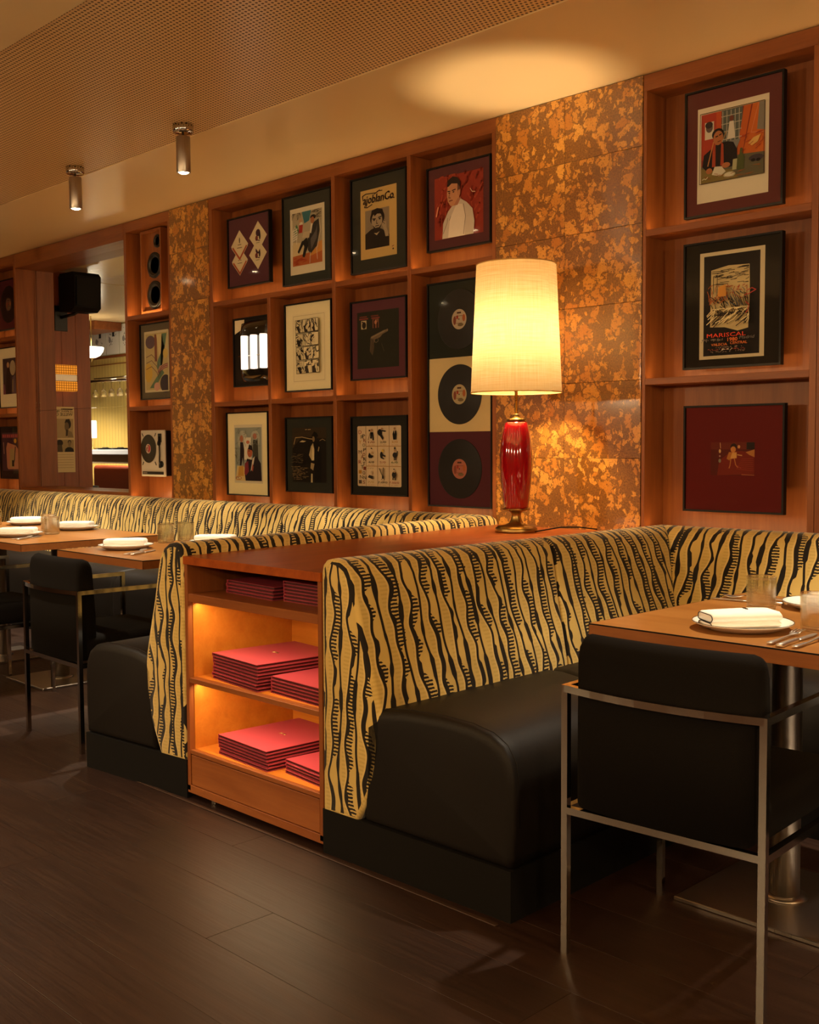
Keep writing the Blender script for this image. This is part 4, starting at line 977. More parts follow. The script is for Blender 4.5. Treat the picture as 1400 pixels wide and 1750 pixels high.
sh = [('r', '#f0e6c0', 0, 0, 1, 1), ('l', '#b9a878', .005, [(.04, .03), (.96, .03), (.96, .97), (.04, .97), (.04, .03)])]
for i in range(3):
    for j in range(4):
        x, y = .13+.25*i, .14+.195*j
        sh.append(('r', '#e2d6ae', x, y, x+.235, y+.18))
        sh += scrib('#2b241c', .012, x+.01, y+.01, x+.225, y+.17, 12, .09, rng.uniform(0, 3), .9)
        if rng.random() < .6: sh.append(('p', '#2f271f', [(x+rng.uniform(0, .1), y), (x+.15, y), (x+.12, y+.1), (x+.02, y+.09)]))
        sh.append(('e', '#d8cba2', x+rng.uniform(.06, .17), y+rng.uniform(.06, .12), .035, .03, 10)); sh.append(('l', '#2b241c', .006, [(x, y), (x+.235, y), (x+.235, y+.18), (x, y+.18), (x, y)]))
framed('framed_print', 'cream matted black and white comic page of twelve panels, second shelf', -5.213, -4.785, 1.569, 2.083, '#f4eac2', (.14, .08, .88, .89), sh)
sh = [('r', '#2d2c20', 0, 0, 1, 1)]
sh += [('r', '#7a3a30', .06, .905, .24, .925), ('r', '#8a4038', .05, .865, .27, .89), ('r', '#7a3a30', .34, .905, .52, .925), ('r', '#8a4038', .35, .865, .55, .89), ('r', '#c9b78e', .10, .70, .23, .85), ('e', '#2a211a', .17, .765, .05, .06), ('l', '#2a211a', .02, [(.12, .83), (.2, .80)]), ('r', '#8a5a40', .38, .70, .53, .86), ('r', '#2a1812', .405, .70, .44, .85), ('r', '#2a1812', .48, .70, .51, .80), ('e', '#c98a68', .455, .80, .03, .035),
       ('p', '#7d6a52', [(.32, .50), (.34, .555), (.64, .645), (.72, .655), (.74, .62), (.62, .58), (.56, .53), (.44, .5), (.42, .44), (.38, .44), (.38, .5)]), ('p', '#9a8668', [(.34, .545), (.64, .635), (.72, .648), (.64, .61), (.36, .525)]), ('p', '#5a4a38', [(.33, .52), (.31, .30), (.38, .22), (.42, .36), (.41, .5)]), ('l', '#857158', .01, [(.41, .49), (.46, .44), (.52, .47), (.5, .54)]), ('l', '#6a5a48', .012, [(.35, .5), (.33, .32)]), ('e', '#8f7a5e', .735, .64, .018, .024, 10), ('l', '#54493a', .012, [(.6, .42), (.62, .36), (.66, .28)])]
framed('framed_print', 'plum framed dark poster with a pistol and two small portraits, second shelf', -4.625, -4.180, 1.610, 2.042, '#663840', (.10, .13, .87, .87), sh)
# --- centre, bottom row
sh = [('r', '#d9d2b8', 0, 0, 1, 1), ('r', '#9aa39a', .03, .04, .97, .95), ('e', '#b9bcae', .3, .74, .18, .16), ('e', '#b9bcae', .75, .76, .16, .14), ('p', '#e6e2d0', [(.36, .4), (.36, .78), (.6, .78), (.62, .4)]), ('p', '#d9c58a', [(.03, .04), (.55, .04), (.35, .28), (.1, .3)]), ('p', '#cfa04a', [(.12, .12), (.34, .12), (.32, .30), (.16, .28)]),
      ('p', '#32262c', [(.2, .3), (.22, .7), (.32, .7), (.36, .56), (.34, .3), (.3, .44), (.25, .3)]), ('e', '#b97a5c', .27, .76, .06, .06), ('p', '#4a4a40', [(.66, .4), (.68, .74), (.84, .74), (.86, .4)]), ('e', '#b9806a', .74, .8, .07, .05),
      ('p', '#2c222a', [(.4, .04), (.36, .2), (.46, .42), (.62, .4), (.8, .46), (.94, .34), (.97, .04)]), ('p', '#8a3440', [(.36, .16), (.38, .34), (.5, .38), (.52, .2), (.42, .13)]), ('e', '#bb6a4a', .56, .53, .09, .09), ('p', '#2a2020', [(.5, .58), (.54, .66), (.64, .64), (.68, .52), (.64, .56)]), ('p', '#e0d8c6', [(.58, .2), (.66, .42), (.74, .46), (.66, .26)]), ('p', '#b4553a', [(.62, .22), (.66, .34), (.69, .28), (.66, .2)]), ('e', '#c77a5c', .5, .7, .06, .03), ('l', '#1c1412', .014, [(.52, .55), (.56, .552)]),
      ('e', '#b5673a', .15, .085, .11, .03), ('e', '#e3d4a4', .15, .085, .09, .02)]
sh += scrib('#6d6a5c', .008, .04, .3, .2, .6, 20, .06, 1.2, .9)+scrib('#7d867d', .008, .04, .6, .96, .94, 22, .12, .6, 1.2)+scrib('#4a342c', .006, .1, .072, .2, .098, 10, .03, .8, .9)
framed('framed_print', 'cream matted colour drawing of a man drinking in a crowded bar, bottom row', -5.818, -5.385, .943, 1.464, '#f2e8bc', (.16, .14, .86, .86), sh)
sh = [('r', '#1c150e', 0, 0, 1, 1), ('p', '#3a2d1c', [(0, .62), (.3, .84), (.6, .82), (1, .8), (1, 1), (0, 1)]), ('l', '#b39a6a', .014, [(.05, .70), (.1, .82), (.3, .83), (.5, .8), (.62, .79)]), ('p', '#cdbb8c', [(.22, .74), (.3, .77), (.42, .755), (.34, .735)]), ('p', '#b9a67a', [(.5, .5), (.56, .66), (.62, .72), (.66, .6), (.65, .4), (.58, .4)]), ('p', '#e0d0a0', [(.58, .4), (.6, .68), (.64, .62), (.65, .42)]), ('p', '#a8956c', [(.54, .26), (.56, .36), (.66, .34), (.62, .22)]), ('p', '#c9b88c', [(.55, 0), (.56, .16), (.60, .16), (.60, 0)]),
      ('p', '#0e0a07', [(.66, 0), (.66, .75), (.8, .74), (.86, .5), (.84, 0)]), ('e', '#0e0a07', .68, .86, .07, .06), ('p', '#0e0a07', [(.58, .85), (.66, .93), (.74, .9), (.78, .83)]), ('e', '#8a744c', .64, .79, .035, .05), ('p', '#b09a6c', [(.76, .58), (.79, .66), (.81, .64), (.78, .56)]), ('l', '#a8946a', .008, [(.82, .76), (.9, .79), (.98, .76)]), ('l', '#b09a6c', .012, [(.40, .965), (.45, .968)]), ('l', '#b09a6c', .012, [(.48, .965), (.56, .967)])]
for k in range(10): sh += scrib('#7d6a48', .006, .03, .05+.026*k, .3+.12*(k % 3), .06+.026*k, 14, .05, 0, .15)
sh += scrib('#5a4a30', .006, .02, .36, .4, .52, 30, .12, .05, .2)
framed('framed_print', 'dark framed sepia photograph of a standing man in a hat, bottom row', -5.217, -4.787, .979, 1.420, '#33352e', (.12, .12, .87, .87), sh)
PAP = '#dcc6a4'
sh = [('p', PAP, [(.02, 0), (.98, 0), (1, .015), (1, .985), (.98, 1), (.02, 1), (0, .985), (0, .015)])]
for x in (.2, .47, .735): sh.append(('r', '#463018', x-.004, .005, x+.004, .995))
for y in (.335, .665): sh.append(('r', '#a87a38', .2, y-.005, .995, y+.005))
cols = ['#8a2a20', '#26301c', '#b8862e', '#2a221a', '#5a4a3a', '#86422a']
for k, c in enumerate('DRY MARTINI'): 
    if c != ' ': sh.append(('t', cols[k % 6], c, .03+.05*(k % 2)*(1 if k % 3 else .5), .872-.083*k, .062, .07))
for k, c in enumerate('PROPORTIONS'): sh.append(('t', cols[(k*2+3) % 6], c, .125+.02*(k % 2), .81-.077*k, .058, .062))
cap = [('1/0', '#8a2a20'), ('2/0', '#26301c'), ('3/0', '#b8862e'), ('4/0', '#26221a'), ('5/0', '#8a2a20'), ('6/0', '#3a5a2a'), ('7/0', '#a88a4a'), ('7.0/0', '#26221a'), ('7.00/0', '#8a2a20')]
BKF = '#1d1916'
for k, (s, c) in enumerate(cap):
    i, j = k % 3, k//3; x, y = (.205, .475, .74)[i], (.67, .34, .01)[j]
    sh.append(('t', c, s, x+(.06 if len(s) < 4 else .02), y+.045, .035, .14 if len(s) < 4 else .22)); sh.append(('r', '#a8825a', x+.06, y+.015, x+.10, y+.019)); sh.append(('r', '#a8825a', x+.13, y+.015, x+.21, y+.019))
    cx, cy = x+.13, y+.19
    sk = [[('l', BKF, .035, [(cx, cy+.03), (cx-.005, cy-.06)]), ('l', BKF, .03, [(cx+.03, cy+.03), (cx+.045, cy-.09)]), ('l', '#7d6a4c', .012, [(cx-.01, cy+.05), (cx-.07, cy-.09)]), ('e', '#b08a64', cx+.01, cy+.07, .025, .022), ('e', BKF, cx-.04, cy+.065, .018, .014)],
          [('e', BKF, cx-.07, cy+.03, .05, .055), ('l', BKF, .045, [(cx-.06, cy), (cx, cy-.07)]), ('l', BKF, .02, [(cx-.02, cy+.06), (cx+.06, cy+.05)]), ('e', '#b08a64', cx-.02, cy+.09, .022, .018)],
          [('p', BKF, [(cx-.03, cy-.09), (cx-.045, cy), (cx-.02, cy+.06), (cx+.03, cy+.06), (cx+.045, cy), (cx+.03, cy-.09)]), ('p', PAP, [(cx-.01, cy+.06), (cx, cy), (cx+.012, cy+.06)]), ('e', '#b08a64', cx, cy+.09, .022, .02)],
          [('p', BKF, [(cx-.07, cy-.03), (cx-.04, cy+.03), (cx, cy-.01), (cx+.06, cy-.02), (cx+.02, cy-.06), (cx-.05, cy-.06)]), ('e', '#c9a880', cx+.02, cy+.03, .022, .02), ('e', BKF, cx+.01, cy+.10, .014, .01)],
          [('e', BKF, cx-.03, cy-.01, .03, .055), ('l', BKF, .025, [(cx, cy-.01), (cx+.05, cy-.03)]), ('l', BKF, .02, [(cx-.04, cy-.05), (cx+.02, cy-.07)]), ('e', '#c9a84a', cx, cy+.06, .025, .025)],
          [('e', BKF, cx+.01, cy-.01, .05, .045), ('l', BKF, .022, [(cx, cy-.03), (cx, cy-.09)]), ('l', BKF, .022, [(cx+.03, cy-.03), (cx+.03, cy-.09)]), ('l', BKF, .02, [(cx+.05, cy), (cx+.07, cy+.05)]), ('r', BKF, cx-.005, cy+.08, cx+.025, cy+.12), ('e', '#b08a64', cx+.01, cy+.06, .018, .018)],
          [('p', BKF, [(cx-.07, cy-.05), (cx-.04, cy-.01), (cx+.06, cy-.03), (cx+.04, cy-.08)]), ('e', '#b9a184', cx+.02, cy+.03, .022, .03)]+[('l', '#6a5a40', .006, [(cx-.07+.03*q, cy+.09+.01*(q % 2)), (cx-.06+.03*q, cy+.11)]) for q in range(5)],
          [('l', '#6a5c44', .024, [(cx, cy-.02), (cx-.07, cy+.10)]), ('l', '#6a5c44', .024, [(cx+.01, cy-.02), (cx+.02, cy+.11)]), ('e', BKF, cx+.01, cy-.04, .022, .03), ('l', BKF, .01, [(cx, cy-.05), (cx-.02, cy-.09)]), ('l', BKF, .01, [(cx+.02, cy-.05), (cx+.05, cy-.09)])],
          [('e', BKF, cx, cy, .048, .052), ('l', BKF, .024, [(cx-.02, cy-.03), (cx-.025, cy-.08)]), ('l', BKF, .024, [(cx+.025, cy-.03), (cx+.03, cy-.08)]), ('e', '#b08a64', cx+.005, cy+.05, .018, .016), ('e', BKF, cx, cy+.09, .014, .01)]][k]
    sh += sk
framed('framed_print', 'black framed cocktail chart of nine small figures, bottom row', -4.630, -4.178, .977, 1.412, '#2a2823', (.095, .10, .895, .89), sh)

# --- framed long-playing records
def record(parent, cx, cy, cz, rr, labc, facing=None):
    vs, fs = [], []
    o = bpy.data.objects.new('record', bpy.data.meshes.new('record')); COL.objects.link(o)
    prof = [(0, -.001), (rr-.002, -.001), (rr, 0), (rr-.001, .001), (.05, .0011), (.05, .0011), (0, .0011)]
    v, f = lathe_vf(prof, 56); o.data.from_pydata([(x, -z, y) for x, y, z in v], [], f); o.data.materials.append(M_VINYL)
    o.parent = parent; o.location = Vector((cx, cy, cz))-org(parent)
    lr = rr/3
    fx = lambda u, v_, k: (cx+(u-.5)*2*lr, cy-.0013-k, cz+(v_-.5)*2*lr)
    sh = [('e', labc, .5, .5, .5, .5, 36)]+[('e', q[0], .5+q[1], .5+q[2], q[3], q[4], 12) for q in (('#8a4a3a', -.3, -.05, .1, .22), ('#b5673a', .32, .05, .1, .18), ('#7d6a4a', .1, -.28, .2, .08), ('#a83a2a', -.12, .1, .07, .1))]+[('r', '#4a2a22', .36, .78, .64, .86), ('l', '#5a3a2c', .02, [(.25, .66), (.75, .66)]), ('l', '#5a3a2c', .02, [(.3, .3), (.7, .3)]), ('e', '#0c0806', .5, .5, .035, .035, 12)]
    sub = art('record_label', parent, sh, fx)
    mw = sub.matrix_world.copy(); sub.parent = o; sub.location = -o.location
    return o
def lps(r, x0, x1, z0, z1, y):
    h = (z1-z0)/3
    for k, c in enumerate(('#5a2a33', '#d9c492', '#2b2e26')):
        box('mat_panel', plain(c, .7, spec=.2), r, x0, x1, y+.0085, y+.010, z0+h*k+.0004, z0+h*(k+1)-.0004, bev=0)
        record(r, (x0+x1)/2, y+.0068, z0+h*(k+.5), .151, ('#b5705c', '#bfae88', '#c4b49a')[k])
framed('framed_records', 'tall black frame of three vinyl records on maroon, cream and green, by the lamp', -4.026, -3.584, .934, 2.078, '#2b2e26', (0, 0, 1, 1), None, extra=lps)
# --- narrow bay: abstract print
sh = [('r', '#ddd2b0', 0, 0, 1, 1), ('r', '#c9b985', .05, .03, .95, .97), ('e', '#6d5a66', .25, .83, .20, .11), ('r', '#8f5a48', .42, .5, .52, .95), ('p', '#d9ca98', [(.5, .95), (.95, .95), (.95, .6), (.6, .55)]), ('p', '#6d8a72', [(.72, .95), (.92, .95), (.86, .78), (.66, .62), (.55, .52), (.5, .42), (.6, .3), (.42, .2), (.2, .06), (.42, .06), (.62, .2), (.8, .3), (.66, .4), (.68, .52), (.84, .68)]),
      ('e', '#d8b85a', .16, .32, .16, .16), ('p', '#c99a86', [(.5, .3), (.62, .42), (.95, .46), (.95, .40), (.7, .34)]), ('e', '#4a4450', .85, .12, .22, .15), ('p', '#c9b985', [(.95, 0), (1, 0), (1, 1), (.95, 1)]), ('e', '#d8a89a', .5, .08, .12, .07), ('e', '#d9c06a', .86, .62, .1, .08)]
for q in (.0, .03, .06): sh.append(('l', '#7a4a4a', .01, [(.55, .25+q), (.68, .34+q), (.82, .38+q), (.95, .39+q)]))
for q in (.1, .2, .3): sh.append(('l', '#6a4a4e', .01, [(.08, .68-q), (.3, .72-q), (.5, .62-q), (.6, .5-q)]))
sh.append(('l', '#ddd2b0', .02, [(.02, .0), (.98, .0), (.98, 1), (.02, 1), (.02, 0)]))
framed('framed_print', 'grey framed abstract print of curving coloured shapes, above the turntable', -6.835, -6.40, 1.577, 2.098, '#6b6152', (.10, .09, .84, .90), sh)
# --- left edge bay
def onelp(r, x0, x1, z0, z1, y): record(r, (x0+x1)/2, y+.0078, (z0+z1)/2, .151, '#7a5a44')
framed('framed_record', 'plum framed single vinyl record, top of the bay at the left edge', -9.085, -8.672, 2.225, 2.640, '#5c2028', (0, 0, 1, 1), None, extra=onelp)
sh = [('r', '#efe6c6', 0, 0, 1, 1), ('r', '#3c3036', .06, .2, .94, .96), ('p', '#1f181c', [(.2, .2), (.24, .6), (.34, .8), (.48, .7), (.5, .2)]), ('e', '#b9a888', .62, .75, .16, .16), ('p', '#6a5a66', [(.55, .2), (.6, .55), (.75, .6), (.8, .2)]), ('e', '#c9a070', .36, .82, .07, .06), ('l', '#cdbb5a', .02, [(.62, .5), (.6, .25)]), ('p', '#7a4a5a', [(.06, .2), (.2, .2), (.16, .4), (.06, .44)])]
framed('framed_print', 'cream matted dark photograph, middle of the bay at the left edge', -9.09, -8.665, 1.581, 2.084, '#f6ecc6', (.10, .06, .90, .86), sh, framec=M_FRAME)
sh = [('r', '#4a2c3c', 0, 0, 1, 1), ('r', '#8a4048', .0, .86, 1, .96), ('e', '#e0a830', .72, .78, .07, .06, 10), ('p', '#c98a6a', [(.25, .1), (.22, .6), (.3, .74), (.75, .66), (.95, .5), (.95, .05), (.3, .04)]), ('p', '#b9a06a', [(.4, .1), (.42, .58), (.66, .58), (.6, .08)]), ('l', '#33201c', .05, [(.72, .62), (.66, .3), (.6, .18)]), ('r', '#2c2018', .52, .12, .64, .28), ('l', '#c9a080', .03, [(.08, .74), (.10, .45)])]+[('r', '#c05a5a', .05+.115*q, .875, .05+.115*q+(.05 if q % 2 else .075), .945) for q in range(8)]
framed('framed_print', 'black framed purple album cover, bottom of the bay at the left edge', -9.105, -8.70, .99, 1.427, '#241a18', (.06, .14, .94, .90), sh)

# --- hi-fi speaker in the narrow bay
r = thing('hifi_speaker', 'wooden hi-fi loudspeaker with three black drivers, above the abstract print', 'loudspeaker', (-6.66, .08, S1))
sx0, sx1, sz0, sz1 = -6.79, -6.53, S1+.012, 2.728
mesh('cabinet', *merge(box_vf(sx0, sx1, .045, NB-.001, sz0, sz0+.014), box_vf(sx0, sx1, .045, NB-.001, sz1-.014, sz1), box_vf(sx0, sx0+.014, .045, NB-.001, sz0+.014, sz1-.014), box_vf(sx1-.014, sx1, .045, NB-.001, sz0+.014, sz1-.014)), W_Z, r)
box('baffle', W_Z, r, sx0+.014, sx1-.014, .072, NB-.002, sz0+.014, sz1-.014, bev=0)
box('foot_block', W_X, r, sx0+.03, sx1-.03, .06, NB-.01, S1, sz0)
for cx, cz, rr in ((-6.652, 2.29, .095), (-6.652, 2.49, .088), (-6.61, 2.648, .045)):
    def L_(nm, prof, m_, par):
        v, f = lathe_vf(prof, 36); return mesh(nm, [(cx+x, .072-z, cz+y) for x, y, z in v], f, m_, par, True)
    d_ = L_('driver', [(rr, 0), (rr, .006), (rr*.93, .008), (rr*.86, .006), (rr*.84, .009), (rr*.78, .010), (rr*.72, .006), (rr*.4, -.012), (0, -.014)], plain('#1d1a17', .4), r)
    L_('dust_cap', [(rr*.38, -.011), (rr*.3, -.004), (rr*.15, -.001), (0, 0)], M_BLKM, d_)
    for k in range(4): 
        a = PI/4+k*PI/2; tube('screw', [(cx+rr*1.06*math.cos(a), .0735, cz+rr*1.06*math.sin(a)), (cx+rr*1.06*math.cos(a), .0695, cz+rr*1.06*math.sin(a))], .004, M_BLK, d_, 6)
# --- portable turntable hung in the narrow bay
tx0, tx1, tz0, tz1 = -6.842, -6.535, 1.046, 1.366
r = thing('portable_turntable', 'white portable turntable playing a black record, hung below the abstract print', 'turntable', ((tx0+tx1)/2, .08, tz0))
M_TT = plain('#d8d0c0', .45)
box('body', M_TT, r, tx0, tx1, .050, .062, tz0, tz1, bev=.014 if False else .005, seg=2)
box('under_body', M_BLK, r, tx0+.004, tx1-.002, .062, .105, tz0+.004, tz1-.004, bev=.006, seg=2)
box('wall_mount', M_DARKW, r, tx0+.08, tx1-.08, .105, NB-.001, tz0+.1, tz1-.1, bev=0)
W_, H_ = tx1-tx0, tz1-tz0
rc = record(r, tx0+W_*.34, .046, tz0+H_*.60, .098, '#d9c4b4')
art('record_sticker', r, [('p', '#c94a52', [(.5, .05), (.85, .2), (.97, .5), (.85, .82), (.55, .95), (.6, .6), (.5, .4)])], lambda u, v, k: (tx0+W_*.34+(u-.5)*.062, .0440-k, tz0+H_*.60+(v-.5)*.062)).parent = rc
for q in rc.children:
    if q.name.startswith('record_sticker'): q.location = -rc.location
box('control_bar', M_BLK, r, tx0+.018, tx1-.018, .048, .0505, tz0+.014, tz0+.034)
lathe_pts = [(tx1-.055, .040, tz1-.045), (tx1-.052, .040, tz0+.15), (tx1-.056, .040, tz0+.085)]
tube('tonearm', lathe_pts, .005, M_BLK, r, 8)
box('tonearm_mount', M_BLK, r, tx1-.075, tx1-.038, .042, .051, tz1-.085, tz1-.025)
box('headshell', M_BLK, r, tx1-.066, tx1-.042, .040, .051, tz0+.06, tz0+.105)
v, f = lathe_vf([(0, 0), (.022, 0), (.022, .006), (0, .006)], 20); mesh('volume_knob', [(tx1-.040+x, .050-z, tz0+.085+y) for x, y, z in v], f, M_BLK, r, True)
v, f = lathe_vf([(0, 0), (.018, 0), (.018, .008), (0, .008)], 20); mesh('counterweight', [(tx1-.066+x, .050-z, tz1-.09+y) for x, y, z in v], f, M_BLK, r, True)
for q, (a, b) in enumerate(((.09, .90), (.62, .90), (.09, .28), (.62, .28))):
    cx, cz = tx0+W_*a, tz0+H_*b; dx, dz = (.008 if q in (1, 2) else -.008), .011
    tube('slot', [(cx-dx, .0497, cz-dz), (cx+dx, .0497, cz+dz)], .0035, M_BLK, r, 6)
art('maker_mark', r, [('r', '#b8b0a0', .12*q, 0, .12*q+.07, 1) for q in range(8)], lambda u, v, k: (tx0+.03+.055*u, .0476, tz0+.020+.008*v))
# ---------------------------------------------------------------- what the wall mirror shows: the pier beyond the left bay and the bar behind it
pier = box('wall_pier', M_DARKW, None, -9.75, -9.216, -.63, .199, 0, ZC-.001, bev=0); struct(pier)
for k in range(6):
    ya = -.63+.138*k
    box('board', W_PIER, pier, -9.216, -9.2+random.uniform(-.0005, .0005), ya+.0008, ya+.1372, 0, ZC-.002, bev=.0012)
# gig poster
r = thing('gig_poster', 'cream printed gig poster with portraits, on the pier seen in the mirror', 'poster', (-9.19, -.28, 1.027))
box('board', plain('#cbb68a', .7), r, -9.199, -9.188, -.455, -.10, 1.027, 1.612)
sh = [('r', '#e0cfa2', 0, 0, 1, 1), ('r', '#4a3d2a', .05, .955, .32, .978), ('e', '#33291d', .05, .966, .014, .012), ('e', '#33291d', .34, .966, .014, .012)]+scrib('#4a3d2a', .006, .02, .925, .48, .945, 30, .03, 0, .8)
sh += [('t', '#241c12', 'WILLIE C', .04, .865, .05, .46), ('r', '#b3a077', .03, .53, .97, .82), ('e', '#2f271b', .18, .74, .085, .075), ('e', '#77664a', .215, .70, .06, .07), ('p', '#2f271b', [(.1, .76), (.14, .82), (.24, .81), (.27, .76), (.18, .77)]), ('p', '#4a3d2c', [(.16, .64), (.24, .66), (.25, .55), (.19, .56)]), ('p', '#8f7d5c', [(.04, .54), (.08, .62), (.18, .64), (.2, .54)]), ('l', '#6a5a40', .004, [(.03, .53), (.97, .53)]),
       ('r', '#a8956c', .03, .31, .97, .5), ('e', '#3b3122', .15, .46, .05, .035), ('e', '#8a785a', .15, .435, .042, .045), ('p', '#1f1a12', [(.03, .31), (.05, .36), (.12, .385), (.2, .385), (.27, .36), (.29, .31)]), ('e', '#2a2218', .42, .45, .09, .05), ('p', '#4f4331', [(.34, .31), (.36, .42), (.48, .42), (.5, .31)])]
for k in range(6): sh += [('l', '#7d6a48', .004, [(.05, .27-.04*k), (.9-.2*(k % 2), .27-.04*k)])]
art('poster_print', r, sh, lambda u, v, k: (-9.1878+k, -.452+.349*u, 1.030+.579*v))
# amber glass wall sconce
r = thing('wall_sconce', 'amber glass block wall sconce on the pier seen in the mirror', 'sconce', (-9.19, -.37, 1.75))
M_AMB = NT('amber_glass'); x, y, z = M_AMB.sep(M_AMB.coords()); g = ((y/.022).fract().lt(.22)).max((z/.022).fract().lt(.22))
e = M_AMB.n('ShaderNodeEmission'); M_AMB.put(e.inputs[0], M_AMB.mix(g, lin('#ff9a2e'), lin('#8a4a12'))); e.inputs[1].default_value = 1.0; M_AMB.t.links.new(e.outputs[0], M_AMB.out.inputs[0]); M_AMB = M_AMB.mat
box('back_plate', M_BRS, r, -9.1995, -9.185, -.44, -.20, 1.80, 1.93)
box('upper_block', M_AMB, r, -9.185, -9.11, -.452, -.19, 1.895, 1.978, bev=.003)
box('lower_block', M_AMB, r, -9.185, -9.11, -.452, -.19, 1.748, 1.832, bev=.003)
box('metal_band', M_STL, r, -9.19, -9.10, -.445, -.197, 1.834, 1.893, bev=.003)
v, f = lathe_vf([(0, -.006), (.03, -.006), (.032, 0), (.03, .006), (0, .006)], 20); mesh('end_disc', [(-9.145+x, -.462+z, 1.862+y) for x, y, z in v], f, M_GLS, r, True)
# wall loudspeaker on a bracket
r = thing('wall_loudspeaker', 'black loudspeaker on a bracket high on the pier seen in the mirror', 'loudspeaker', (-9.2, -.42, 2.3))
yb, zb = -.44, 2.60
poly = [(-9.15, -.13), (-9.13, -.155), (-8.93, -.17), (-8.87, -.14), (-8.86, .13), (-8.90, .165), (-9.13, .175), (-9.155, .15)]
vs = [(x, yb-.125, zb+dz+.03*(x+9.0)) for x, dz in poly]+[(x, yb+.125, zb+dz+.03*(x+9.0)) for x, dz in poly]; n = len(poly)
mesh('cabinet', vs, [tuple(range(n)), tuple(range(2*n-1, n-1, -1))]+[(i, n+i, n+(i+1) % n, (i+1) % n) for i in range(n)], M_BLKM, r)
box('grille', plain('#0a0908', .9), r, -8.862, -8.852, yb-.11, yb+.11, zb-.12, zb+.12)
box('bracket_plate', M_BLK, r, -9.1995, -9.185, yb+.03, yb+.15, 2.28, 2.50); tube('bracket_arm', [(-9.185, yb+.09, 2.40), (-9.05, yb+.04, 2.42), (-9.03, yb, 2.45)], .014, M_BLK, r)
# bar room: panelled end wall, comic pages, rack, counter
t = NT('cream_boards'); x, y, z = t.sep(t.coords()); g = (x/.075).fract().lt(.06); n = t.noise(t.coords(), 3, 2)
t.bsdf(t.mix(g, t.mix(n, lin('#cdb56a'), lin('#bfa458')), lin('#6a5420')), .3, 0.0, .5, t.bump(1.0-g, .4, .003)); M_BOARD = t.mat
bw = box('wall_bar', M_BOARD, None, -14.6, -10.6, -3.1, -2.85, 0, ZC-.001, bev=0); struct(bw)
box('dado_rail', W_X, bw, -14.6, -10.6, -2.85, -2.825, 2.385, 2.412); box('dado_rail', W_X, bw, -14.6, -10.6, -2.85, -2.84, 2.30, 2.31)
for k in range(5):
    xa = -13.50+.335*k
    r = tag(box('comic_page', plain('#d9d4c2', .7), None, xa, xa+.322, -2.846, -2.834, 2.420, 2.79), 'white comic page panel above the bar, %s from the right in the mirror' % ['fifth', 'fourth', 'third', 'second', 'first'][k], 'picture', 'comic pages above the bar')
    sh = [('r', '#dcd8c8', 0, 0, 1, 1)]+scrib('#2b2722', .02, .2, .2, .8, .9, 14, .12, rng.uniform(0, 3), 1.0)+[('r', '#2b2722', .5, .62, .68, .84), ('e', '#8a8680', .3, .5, .1, .1)]
    art('drawing', r, sh, lambda u, v, q: (xa+.01+.302*u, -2.8325+q, 2.43+.35*v))
# hanging glasses
rk = thing('glass_rack', 'chrome rail hung with stem glasses over the bar, seen in the mirror', 'rack', (-11.8, -2.3, 2.0))
tube('rail', [(-12.45, -2.27, 2.04), (-11.1, -2.27, 2.03)], .018, M_CHR, rk); tube('rail', [(-12.45, -2.45, 2.09), (-11.1, -2.45, 2.08)], .008, M_CHR, rk)
for xx in (-12.35, -11.2): tube('hanger', [(xx, -2.3, 2.05), (xx, -2.3, ZC)], .006, M_CHR, rk)
gl = thing('stem_glass', 'upturned stem glass hanging from the chrome rail over the bar', 'glass', (-12.1, -2.27, 2.02), 0, 'stem glasses over the bar', static=False)
lathe('glass_body', [(.03, 0), (.031, -.002), (.004, -.008), (.004, -.075), (.02, -.09), (.034, -.12), (.033, -.17), (.031, -.17), (.032, -.12), (.018, -.093), (0, -.088)], M_GLS, gl, (0, 0, 0), 20)
gl['label'] = 'upturned stem glass over the bar, first from the left end of the rail'
for k in range(1, 9): dup(gl, (-12.1+.095*k, -2.27-.05*(k % 2), 2.02), 0, 'upturned stem glass over the bar, %s from the left end of the rail' % ORD[k])
bc = thing('bar_counter', 'pale marble bar counter with cream apron, seen in the mirror', 'counter', (-12, -2.3, 0))
box('counter_top', plain('#b9c0cc', .15, spec=.6), bc, -13.2, -11.0, -2.55, -2.10, 1.165, 1.222, bev=.004)
box('apron', plain('#bfae8c', .5), bc, -13.15, -11.0, -2.52, -2.14, 1.06, 1.165)
for xx in (-13.1, -12.19, -11.1): box('leg', plain('#bfae8c', .5), bc, xx-.035, xx+.035, -2.2, -2.14, 0, 1.06)
st = thing('bar_stool', 'chrome legged bar stool below the marble counter, seen in the mirror', 'stool', (-11.85, -1.95, 0))
lathe('seat', [(0, .74), (.17, .74), (.18, .76), (.17, .80), (0, .81)], M_LEA, st, (-11.85, -1.95, 0), 24)
for k in range(4):
    a = PI/4+k*PI/2; tube('leg', [(-11.85+.10*math.cos(a), -1.95+.10*math.sin(a), .74), (-11.85+.2*math.cos(a), -1.95+.2*math.sin(a), 0)], .012, M_CHR, st)
tube('foot_ring', [(-11.85+.165*math.cos(2*PI*k/20), -1.95+.165*math.sin(2*PI*k/20), .28) for k in range(21)], .008, M_CHR, st)
bo = thing('bar_booth', 'rust red leather booth beyond the bar counter, seen in the mirror', 'booth', (-12.0, -2.75, 0))
M_RUST = plain('#8a3a20', .45)
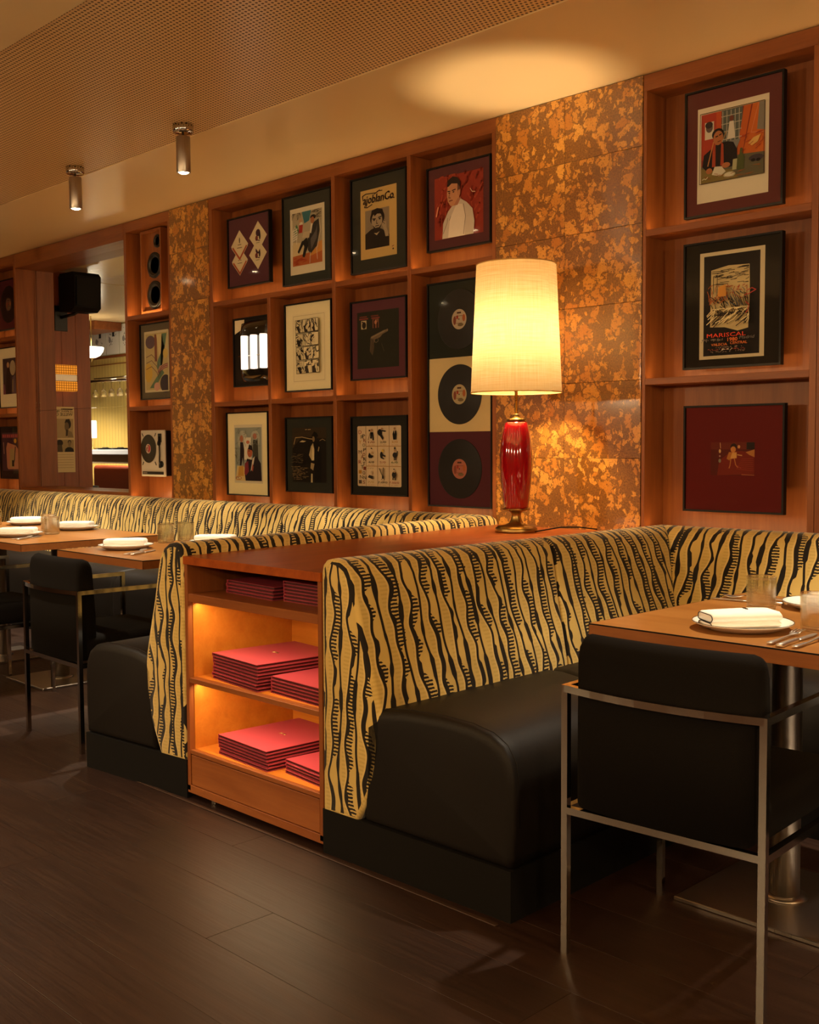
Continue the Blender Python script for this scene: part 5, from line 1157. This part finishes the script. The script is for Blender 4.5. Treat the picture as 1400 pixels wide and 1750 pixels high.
box('booth_back', M_RUST, bo, -13.0, -11.0, -2.84, -2.70, .40, 1.02, bev=.04, seg=3, smooth=True); box('booth_seat', M_RUST, bo, -13.0, -11.0, -2.82, -2.30, .16, .46, bev=.05, seg=3, smooth=True); box('booth_base', M_BLKM, bo, -12.98, -11.02, -2.80, -2.34, 0, .16)
r = thing('bar_pendant', 'white glass bowl pendant over the bar, seen in the mirror', 'pendant lamp', (-12.05, -2.2, 2.30))
lathe('bowl', [(0, 0), (.05, .005), (.10, .03), (.135, .08), (.145, .12), (.14, .125), (0, .115)], emit('#fff0d2', 14.0), r, (-12.05, -2.2, 2.31), 28)
lathe('finial', [(0, -.05), (.02, -.04), (.03, -.015), (.045, -.005), (0, .002)], M_BRS, r, (-12.05, -2.2, 2.31), 16); tube('rod', [(-12.05, -2.2, 2.42), (-12.05, -2.2, ZC)], .006, M_BRS, r)
r = thing('bar_lamp', 'small glowing column lamp on the bar counter, seen in the mirror', 'lamp', (-12.24, -2.3, 1.222))
lathe('base', [(0, 0), (.04, 0), (.04, .012), (.008, .02), (.008, .14), (0, .14)], M_BRS, r, (-12.24, -2.3, 1.2225), 20); lathe('shade', [(.042, .14), (.045, .15), (.045, .34), (.04, .35), (0, .35)], emit('#ffeccb', 5.0), r, (-12.24, -2.3, 1.2225), 20)
for k, xx in enumerate((-11.95, -11.6)):
    r = thing('serving_dish', 'dark serving dish on the bar counter, %s in the mirror' % ('left', 'right')[k], 'dish', (xx, -2.3, 1.2225))
    lathe('dish', [(0, 0), (.08, 0), (.12, .018), (.118, .020), (.08, .006), (0, .006)], M_BLK, r, (xx, -2.3, 1.2225), 28)
    box('napkin_roll', M_BLKM, r, xx-.05, xx+.05, -2.32, -2.28, 1.229, 1.25, bev=.008, seg=2)
r = tag(box('hanging_shelf', W_X, None, -13.1, -12.42, -2.82, -2.45, 2.70, ZC-.002), 'wooden box shelf under the ceiling of the bar, seen in the mirror', 'shelf')
for k, (x, y) in enumerate(((-11.4, -1.6), (-12.6, -1.5), (-13.4, -1.7))):  # unseen spots added to brighten the bar in the mirror
    spot_fixture(x, y, 'chrome ceiling spotlight over the bar, %s' % ('nearest the dining room', 'middle one', 'farthest from the dining room')[k], 'spotlights over the bar', BAR_W*2, 120)
